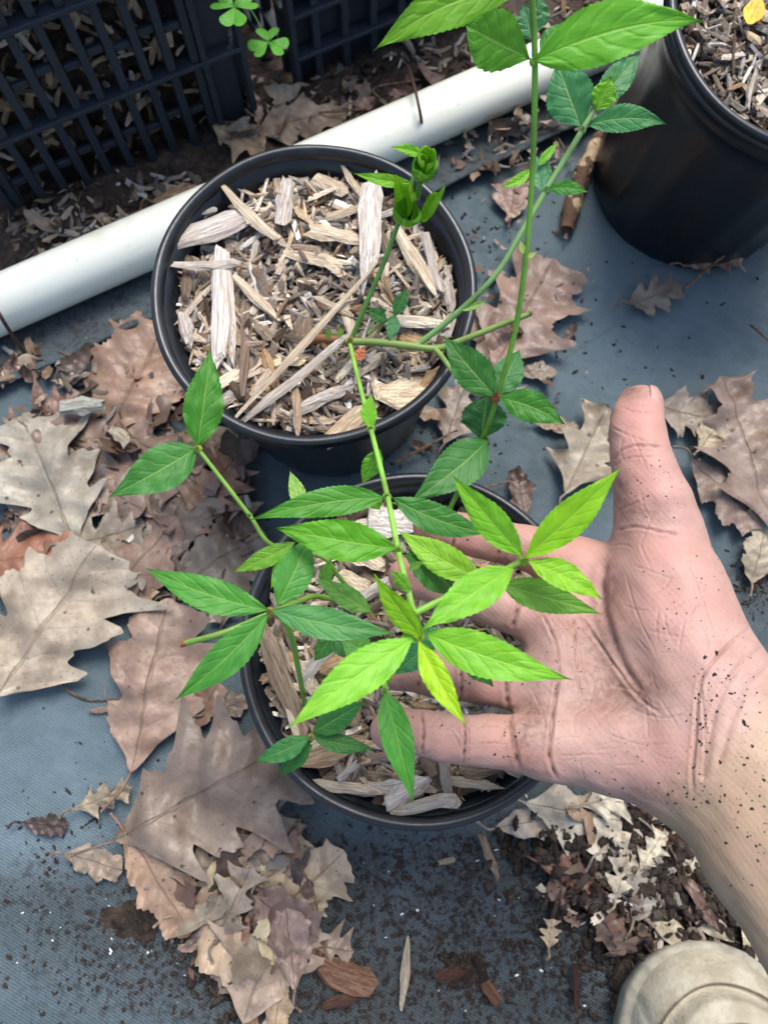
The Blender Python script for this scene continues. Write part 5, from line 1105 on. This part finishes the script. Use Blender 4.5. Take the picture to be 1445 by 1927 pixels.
# neighbours for smoothing
ed = np.unique(np.sort(np.vstack([HF[:, [0, 1]], HF[:, [1, 2]], HF[:, [2, 3]], HF[:, [3, 0]]]), axis=1), axis=0); nV = len(HVt); deg = np.bincount(ed.ravel(), minlength=nV)[:, None]
def lap(x, it, f=.5):
    for _ in range(it):
        a = np.stack([np.bincount(ed[:, 0], x[ed[:, 1], c], nV) + np.bincount(ed[:, 1], x[ed[:, 0], c], nV) for c in range(x.shape[1])], 1) / deg; x = x + f * (a - x)
    return x
HVt = lap(HVt, 5)
def esel(a, b):
    lo_ = np.minimum(a, b).astype(np.int64); hi_ = np.maximum(a, b).astype(np.int64); return np.searchsorted(ekey, lo_ * nV + hi_)
ekey = ed[:, 0].astype(np.int64) * nV + ed[:, 1]
em = [nV + esel(HF[:, k], HF[:, (k + 1) % 4]) for k in range(4)]; fc = nV + len(ed) + np.arange(len(HF))
HVt = np.vstack([HVt, (HVt[ed[:, 0]] + HVt[ed[:, 1]]) / 2, HVt[HF].mean(1)])
HF = np.vstack([np.stack([HF[:, k], em[k], fc, em[k - 1]], 1) for k in range(4)]); nV = len(HVt)
ed = np.unique(np.sort(np.vstack([HF[:, [0, 1]], HF[:, [1, 2]], HF[:, [2, 3]], HF[:, [3, 0]]]), axis=1), axis=0); deg = np.bincount(ed.ravel(), minlength=nV)[:, None]
HVt = lap(HVt, 3)
def vnorm(V):
    q = V[HF]; fn = np.cross(q[:, 2] - q[:, 0], q[:, 3] - q[:, 1]); N = np.stack([sum(np.bincount(HF[:, k], fn[:, c], nV) for k in range(4)) for c in range(3)], 1); return N / (np.linalg.norm(N, axis=1, keepdims=True) + 1e-12)
N = vnorm(HVt); vw = CAMP - HVt; vw /= np.linalg.norm(vw, axis=1, keepdims=True); face = np.clip(((N * vw).sum(1) - .05) / .25, 0, 1); q2 = Q(HVt)
def dist_poly(pts):
    pts = catmull(np.array(pts, float), 6) if len(pts) > 2 else np.array(pts, float); best = np.full(nV, 1e9); tt = np.zeros(nV)
    sel = np.nonzero((face > 0) & (q2[:, 0] > pts[:, 0].min() - 45) & (q2[:, 0] < pts[:, 0].max() + 45) & (q2[:, 1] > pts[:, 1].min() - 45) & (q2[:, 1] < pts[:, 1].max() + 45))[0]; qs = q2[sel]; bs = np.full(len(sel), 1e9); ts = np.zeros(len(sel))
    for i in range(len(pts) - 1):
        a, b = pts[i], pts[i + 1]; ab = b - a; t = np.clip(((qs - a) @ ab) / (ab @ ab), 0, 1); dd = np.linalg.norm(qs - a - t[:, None] * ab, axis=1); m = dd < bs; bs[m] = dd[m]; ts[m] = ((i + t) / (len(pts) - 1))[m]
    best[sel] = bs; tt[sel] = ts
    return best, tt
disp = np.zeros(nV); dirt = np.zeros(nV)
creases = [([(1138, 1062), (1132, 1110), (1146, 1180), (1172, 1250), (1215, 1318)], 10, .0016, .35), ([(1092, 1160), (1130, 1215), (1165, 1265), (1200, 1310), (1245, 1345)], 4.5, .0009, .75), ([(1078, 1160), (1084, 1230), (1090, 1310)], 4, .0006, .45),
           ([(1052, 1270), (1042, 1330), (1036, 1385), (1033, 1425), (1046, 1462)], 5, .0012, .8), ([(1022, 1160), (1046, 1215), (1053, 1275)], 4, .0006, .4), ([(958, 1335), (966, 1390), (976, 1447)], 6, .0015, .6), ([(950, 1232), (953, 1290), (955, 1332)], 6, .0015, .6), ([(985, 1108), (972, 1150), (962, 1185)], 6, .0014, .5), ([(1050, 1016), (1010, 1040), (985, 1062)], 5, .0008, .4),
           ([(873, 1345), (875, 1390), (872, 1436)], 4.5, .0010, .7), ([(880, 1345), (883, 1390), (880, 1436)], 3, .0004, .4), ([(793, 1338), (797, 1380), (792, 1420)], 4, .0009, .6), ([(866, 1232), (868, 1275), (866, 1318)], 4.5, .0010, .7), ([(858, 972), (856, 1000), (850, 1034)], 4.5, .0009, .7), ([(938, 985), (942, 1020), (932, 1056)], 4.5, .0010, .7), ([(902, 1096), (898, 1126), (888, 1160)], 4.5, .0009, .5), ([(792, 1226), (790, 1262), (786, 1300)], 4, .0008, .5),
           ([(1150, 868), (1172, 846), (1205, 838), (1245, 842)], 3.6, .0006, .32), ([(1153, 880), (1180, 862), (1225, 858)], 3, .0004, .3), ([(1160, 998), (1195, 992), (1240, 1000), (1280, 1006)], 4.0, .0006, .32), ([(1165, 960), (1190, 950), (1210, 940)], 3, .0004, .35),
           ([(1410, 1180), (1362, 1222), (1328, 1262), (1314, 1300), (1308, 1380), (1302, 1450), (1303, 1490)], 5, .0009, .30), ([(1445, 1208), (1392, 1252), (1358, 1305), (1338, 1370), (1325, 1460), (1328, 1430)], 8, .0006, .10), ([(1460, 1240), (1410, 1290), (1378, 1350), (1355, 1430), (1352, 1440)], 9, .0005, .06), ([(1318, 1290), (1326, 1380), (1322, 1480)], 3.5, .0003, .14),
           ([(1150, 1290), (1190, 1300), (1240, 1330)], 3.5, .0004, .4), ([(1180, 1330), (1240, 1350), (1285, 1345)], 3.5, .0004, .35), ([(1060, 1190), (1075, 1250), (1100, 1320), (1130, 1370)], 3, .0003, .25), ([(1000, 1300), (1020, 1340), (1026, 1380)], 3, .0003, .25), ([(1140, 1380), (1200, 1400), (1260, 1400)], 3, .0003, .22), ([(1175, 1080), (1200, 1160), (1235, 1230)], 3, .00025, .18), ([(1290, 1050), (1320, 1120), (1345, 1190)], 3, .00025, .15), ([(800, 1370), (830, 1366), (866, 1370)], 2.5, .0002, .2), ([(890, 1370), (930, 1366), (960, 1372)], 2.5, .0002, .25), ([(885, 1400), (930, 1398), (955, 1402)], 2.5, .0002, .25), ([(880, 1262), (915, 1258), (945, 1266)], 2.5, .0002, .25)]
rc_ = np.random.default_rng(5)
for _ in range(70):                                   # fine criss-cross lines of the palm and fingers
    u_, v_ = [(rc_.uniform(1060, 1300), rc_.uniform(1180, 1480)), (rc_.uniform(1150, 1330), rc_.uniform(1020, 1280)), (rc_.uniform(1165, 1235), rc_.uniform(760, 1000)), (rc_.uniform(740, 960), rc_.uniform(1355, 1425))][rc_.choice(4, p=[.45, .25, .15, .15])]
    a_ = rc_.choice([.15, 1.1, 1.5, 2.4]) + rc_.normal(0, .25); l_ = rc_.uniform(12, 42); creases.append(([(u_ - l_ * math.cos(a_), v_ - l_ * math.sin(a_)), (u_ + rc_.normal(0, 3), v_ + rc_.normal(0, 3)), (u_ + l_ * math.cos(a_), v_ + l_ * math.sin(a_))], 3.2, .00022, rc_.uniform(.06, .24)))
for pts, wd, dp, dk in creases:
    wd *= .66; dk = min(1, dk * 1.5); d_, t_ = dist_poly(pts); fade = np.clip(np.minimum(t_, 1 - t_) * 8 + .25, 0, 1); g = np.exp(-(d_ / wd) ** 2) * fade * face; disp -= dp * .85 * g * (.75 + .25 * np.sin(t_ * 23 + wd * 5)); dirt = np.maximum(dirt, dk * (.62 + .38 * np.sin(t_ * 31 + dp * 9e3)) * np.exp(-(d_ / (wd * .62)) ** 2) * fade * face); disp += dp * .25 * np.exp(-((d_ - wd * 2.2) / (wd * 1.2)) ** 2) * fade * face
nz_a, nz_b = Noise2(71, 260), Noise2(72, 520)
disp += .00018 * nz_a(HVt[:, 0] + HVt[:, 2], HVt[:, 1]) + .00008 * nz_b(HVt[:, 0], HVt[:, 1] + HVt[:, 2])
HVt = HVt + N * disp[:, None]
gs = lambda spots: np.clip(sum(a * np.exp(-(((q2[:, 0] - u) / rx) ** 2 + ((q2[:, 1] - v) / ry) ** 2)) for u, v, rx, ry, a in spots), 0, 1)
red = gs([(1200, 790, 60, 70, .65), (1215, 905, 60, 60, .45), (1270, 1130, 110, 100, .35), (735, 1375, 60, 50, .6), (830, 1390, 60, 45, .3), (930, 1395, 60, 45, .35), (740, 1260, 60, 50, .6), (900, 1275, 70, 50, .5), (850, 1010, 120, 50, .6), (770, 1085, 70, 50, .7), (1050, 1040, 80, 60, .55), (1020, 1140, 60, 50, .4), (1010, 1440, 50, 40, .3), (1250, 1450, 90, 70, .30), (1240, 1020, 60, 40, .4), (1090, 1130, 60, 50, .3)])
smud = gs([(1180, 1310, 70, 40, .22), (1215, 1290, 50, 40, .20), (1120, 1200, 40, 80, .30), (1010, 1350, 30, 70, .35), (1170, 930, 30, 60, .30), (1230, 960, 50, 30, .22), (1150, 1100, 22, 60, .3), (980, 1400, 20, 50, .35), (820, 985, 60, 22, .35), (960, 1050, 40, 26, .4), (1190, 735, 26, 16, .5), (1100, 1300, 90, 60, .18), (800, 1290, 90, 20, .3), (1030, 1200, 40, 60, .2), (1250, 1500, 80, 30, .22), (1200, 1400, 80, 40, .15), (890, 1330, 60, 14, .4)])
# distance of each vertex beyond the wrist crease, for the tan of the forearm
wr = P(1315, 1330, .214); wa = unit(P(1432, 1448, .221) - wr); armf = np.clip(((HVt - wr) @ wa - .006) / .016, 0, 1); back = 1 - np.clip(((N * vw).sum(1) + .1) / .3, 0, 1)
armf = np.maximum(armf, .75 * back); dirt = np.clip(np.maximum(dirt, smud * 1.15), 0, 1)
base = P(1690, 1940, .24); person = link('person', mesh('person', HVt - base, HF, True, attrs=dict(red=red, dirt=dirt, arm=armf)), MT['skin']); person.location = tuple(base)
tag(person, 'bare right hand and forearm speckled with soil, palm up beneath the leaves', 'person')
# thumb nail, seen edge-on at the outer side of the tip
tp = P(1199, 772, .207); nd = unit(P(1204, 720, .207) - P(1202, 850, .211)); out = unit(P(1300, 760, .195) - tp); out = unit(out - (out @ nd) * nd); out = unit(out + .95 * unit(CAMP - tp)); out = unit(out - (out @ nd) * nd); crs = np.cross(nd, out); rT = 92 / 2 * mpp(tp)
V = []; nu, nv = 12, 11; UV = []
for i in range(nu):
    for j in range(nv):
        f = i / (nu - 1) - .42; g = (j / (nv - 1) - .5) * 2; th = g * .85; wv_ = math.sqrt(max(0, 1 - (max(0, -f) / .5) ** 4)); sh = 1.0 - (.12 if f > .3 else 0) * 0
        th *= wv_ if f < 0 else 1 - .10 * (f / .58) ** 2
        V.append(tp + nd * (f * .0135 + .0010 - .0012 * abs(g) ** 2 * (1 if f > 0 else 0)) + (out * math.cos(th) + crs * math.sin(th)) * (math.sqrt(max(.2, 1.05 - 1.25 * max(0, f) ** 2)) * rT * .985) - base)
F = [(i * nv + j, (i + 1) * nv + j, (i + 1) * nv + j + 1, i * nv + j + 1) for i in range(nu - 1) for j in range(nv - 1)]
nl = link('thumbnail', mesh('thumbnail', V, F), MT['nail'], parent=person); so_ = nl.modifiers.new('thick', 'SOLIDIFY'); so_.thickness = .0005; so_.offset = 0
# soil specks stuck to the skin
r = np.random.default_rng(77); VV = []; FF = []
tet = np.array([(1, 0, 0), (-.5, .8, 0), (-.6, -.7, 0), (.3, -.9, .1), (0, 0, .5), (.1, .1, -.3)]); tf = [(0, 1, 4), (1, 2, 4), (2, 3, 4), (3, 0, 4), (1, 0, 5), (2, 1, 5), (3, 2, 5), (0, 3, 5)]
cand = np.nonzero(face > .35)[0]; qc = q2[cand]
for (u, v, rx, ry, n_, s1) in ((1390, 1320, 60, 130, 60, 1.0), (1250, 1490, 130, 34, 70, .8), (1230, 900, 60, 60, 60, .55), (1330, 1100, 60, 90, 45, .6), (1250, 1180, 120, 120, 40, .45), (1120, 1430, 80, 50, 30, .6), (1060, 1240, 60, 90, 30, .6), (880, 1390, 110, 45, 26, .6), (890, 1290, 70, 40, 26, .7), (1420, 1550, 60, 120, 34, .9), (900, 1020, 90, 30, 14, .7), (1225, 780, 20, 50, 10, .5), (1320, 1350, 14, 90, 36, 1.1), (960, 1400, 14, 40, 16, .7)):
    for _ in range(int(n_ * 2.6)):
        t_ = np.array([u + rx * r.normal() * .7, v + ry * r.normal() * .7]); k = np.argmin(((qc - t_) ** 2).sum(1))
        if ((qc[k] - t_) ** 2).sum() > 60: continue
        i = cand[k]; nn = N[i]; a = unit(np.cross(nn, r.normal(size=3))); b = np.cross(nn, a); s_ = (.00014 + .00070 * r.random() ** 5) * s1 * .95; e = r.uniform(.5, 1.6); b0 = len(VV)
        for x, y, z in tet: VV.append((HVt[i] - base + a * x * s_ * e + b * y * s_ + nn * (z * s_ * .8 + .00008)).tolist())
        FF += [tuple(b0 + w_ for w_ in f) for f in tf]
link('soil_specks', mesh('soil_specks', VV, FF), MT['crumb'], parent=person, kind='stuff')
# ------------------------------------------------------------------ shoe at the lower right corner
toe = P(1318, 1792, .030); fwd = unit(np.array([-.10, 1, 0])); rgt = np.array([fwd[1], -fwd[0], 0]); SL = .285
ss = np.array([0, .01, .03, .07, .13, .22, .34, .5, .68, .82, .92, .97, 1.0]); hw = np.array([0, .017, .0285, .041, .0495, .0535, .053, .046, .040, .038, .034, .024, 0]); 
def shoe_shell(scale, z0, z1, dome, groove=None, nu=220, nw=70):
    V = []; F = []
    sg = np.linspace(0, 1, nu) ** 1.6
    for s_ in sg:
        h_ = float(np.interp(s_, ss, hw)) * scale; hs = math.sqrt(min(1, s_ / .12)) ; cen = toe - fwd * (s_ * SL) + rgt * (.004 * math.sin(s_ * 3)); cen[2] = 0
        top = z0 + (z1(s_) - z0)
        for j in range(nw + 1):
            t_ = -1 + 2 * j / nw; y = h_ * math.sin(t_ * PI / 2); zz = z0 + (top - z0) * (max(0, 1 - abs(math.sin(t_ * PI / 2)) ** 2.6) ** .5 if dome else 1)
            p = cen + rgt * y; p[2] = zz
            if groove: p[2] += groove(s_, math.sin(t_ * PI / 2))
            V.append(p)
    m = nw + 1; F = [(i * m + j, i * m + j + 1, (i + 1) * m + j + 1, (i + 1) * m + j) for i in range(nu - 1) for j in range(m - 1)]
    return np.array(V), F
sb = toe - fwd * .14; sb[2] = 0
shoe = thing('shoe', sb, 'muddy tan rubber shoe toe at the lower right corner', 'shoe')
def gv(s_, y):
    d_ = s_ * SL; lat = y * float(np.interp(s_, ss, hw)); f = max(0, min(1, (.085 - d_) / .01)); g_ = 0
    e1 = math.hypot((d_ - .069) / .0535, lat / .0475); e2 = math.hypot((d_ - .069) / .0400, lat / .034)
    g_ -= .0060 * math.exp(-((e1 - 1) / .026) ** 2); g_ += .0030 / (1 + math.exp((e1 - 1) / .015)); g_ -= .0042 * math.exp(-((e2 - 1) / .020) ** 2); g_ += .0012 / (1 + math.exp((e2 - 1) / .02))
    g_ -= .0022 * math.exp(-((abs(lat) - .040) / .0018) ** 2) * (1 if e1 > 1.0 and d_ > .012 else 0)
    return g_ * f
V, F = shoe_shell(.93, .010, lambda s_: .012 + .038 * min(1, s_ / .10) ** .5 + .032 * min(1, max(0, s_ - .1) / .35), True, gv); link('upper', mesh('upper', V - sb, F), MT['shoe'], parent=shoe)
prof_out = []; ns_ = 90
for k in range(ns_): s_ = (1 - math.cos(PI * k / (ns_ - 1))) / 2; prof_out.append((s_, 1))
ring = [(s_, 1) for s_, _ in prof_out] + [(s_, -1) for s_, _ in reversed(prof_out)][1:-1]
V = []; lev = [(0.001, .97), (.003, 1.0), (.012, 1.03), (.0165, 1.035), (.0185, 1.02), (.0195, .96), (.0185, .90)]
for z_, k_ in lev:
    for s_, sd_ in ring:
        h_ = float(np.interp(s_, ss, hw)); c = toe - fwd * (s_ * SL) + rgt * (.004 * math.sin(s_ * 3)); ctr_ = toe - fwd * (SL * .5); q = c + rgt * (sd_ * h_); q = ctr_ + (q - ctr_) * (1 + (k_ - 1) * .5); q[2] = z_; V.append(q - sb)
m = len(ring); F = [(i * m + k, i * m + (k + 1) % m, (i + 1) * m + (k + 1) % m, (i + 1) * m + k) for i in range(len(lev) - 1) for k in range(m)] + [tuple(range(m))]
link('sole', mesh('sole', V, F), MT['sole'], parent=shoe)
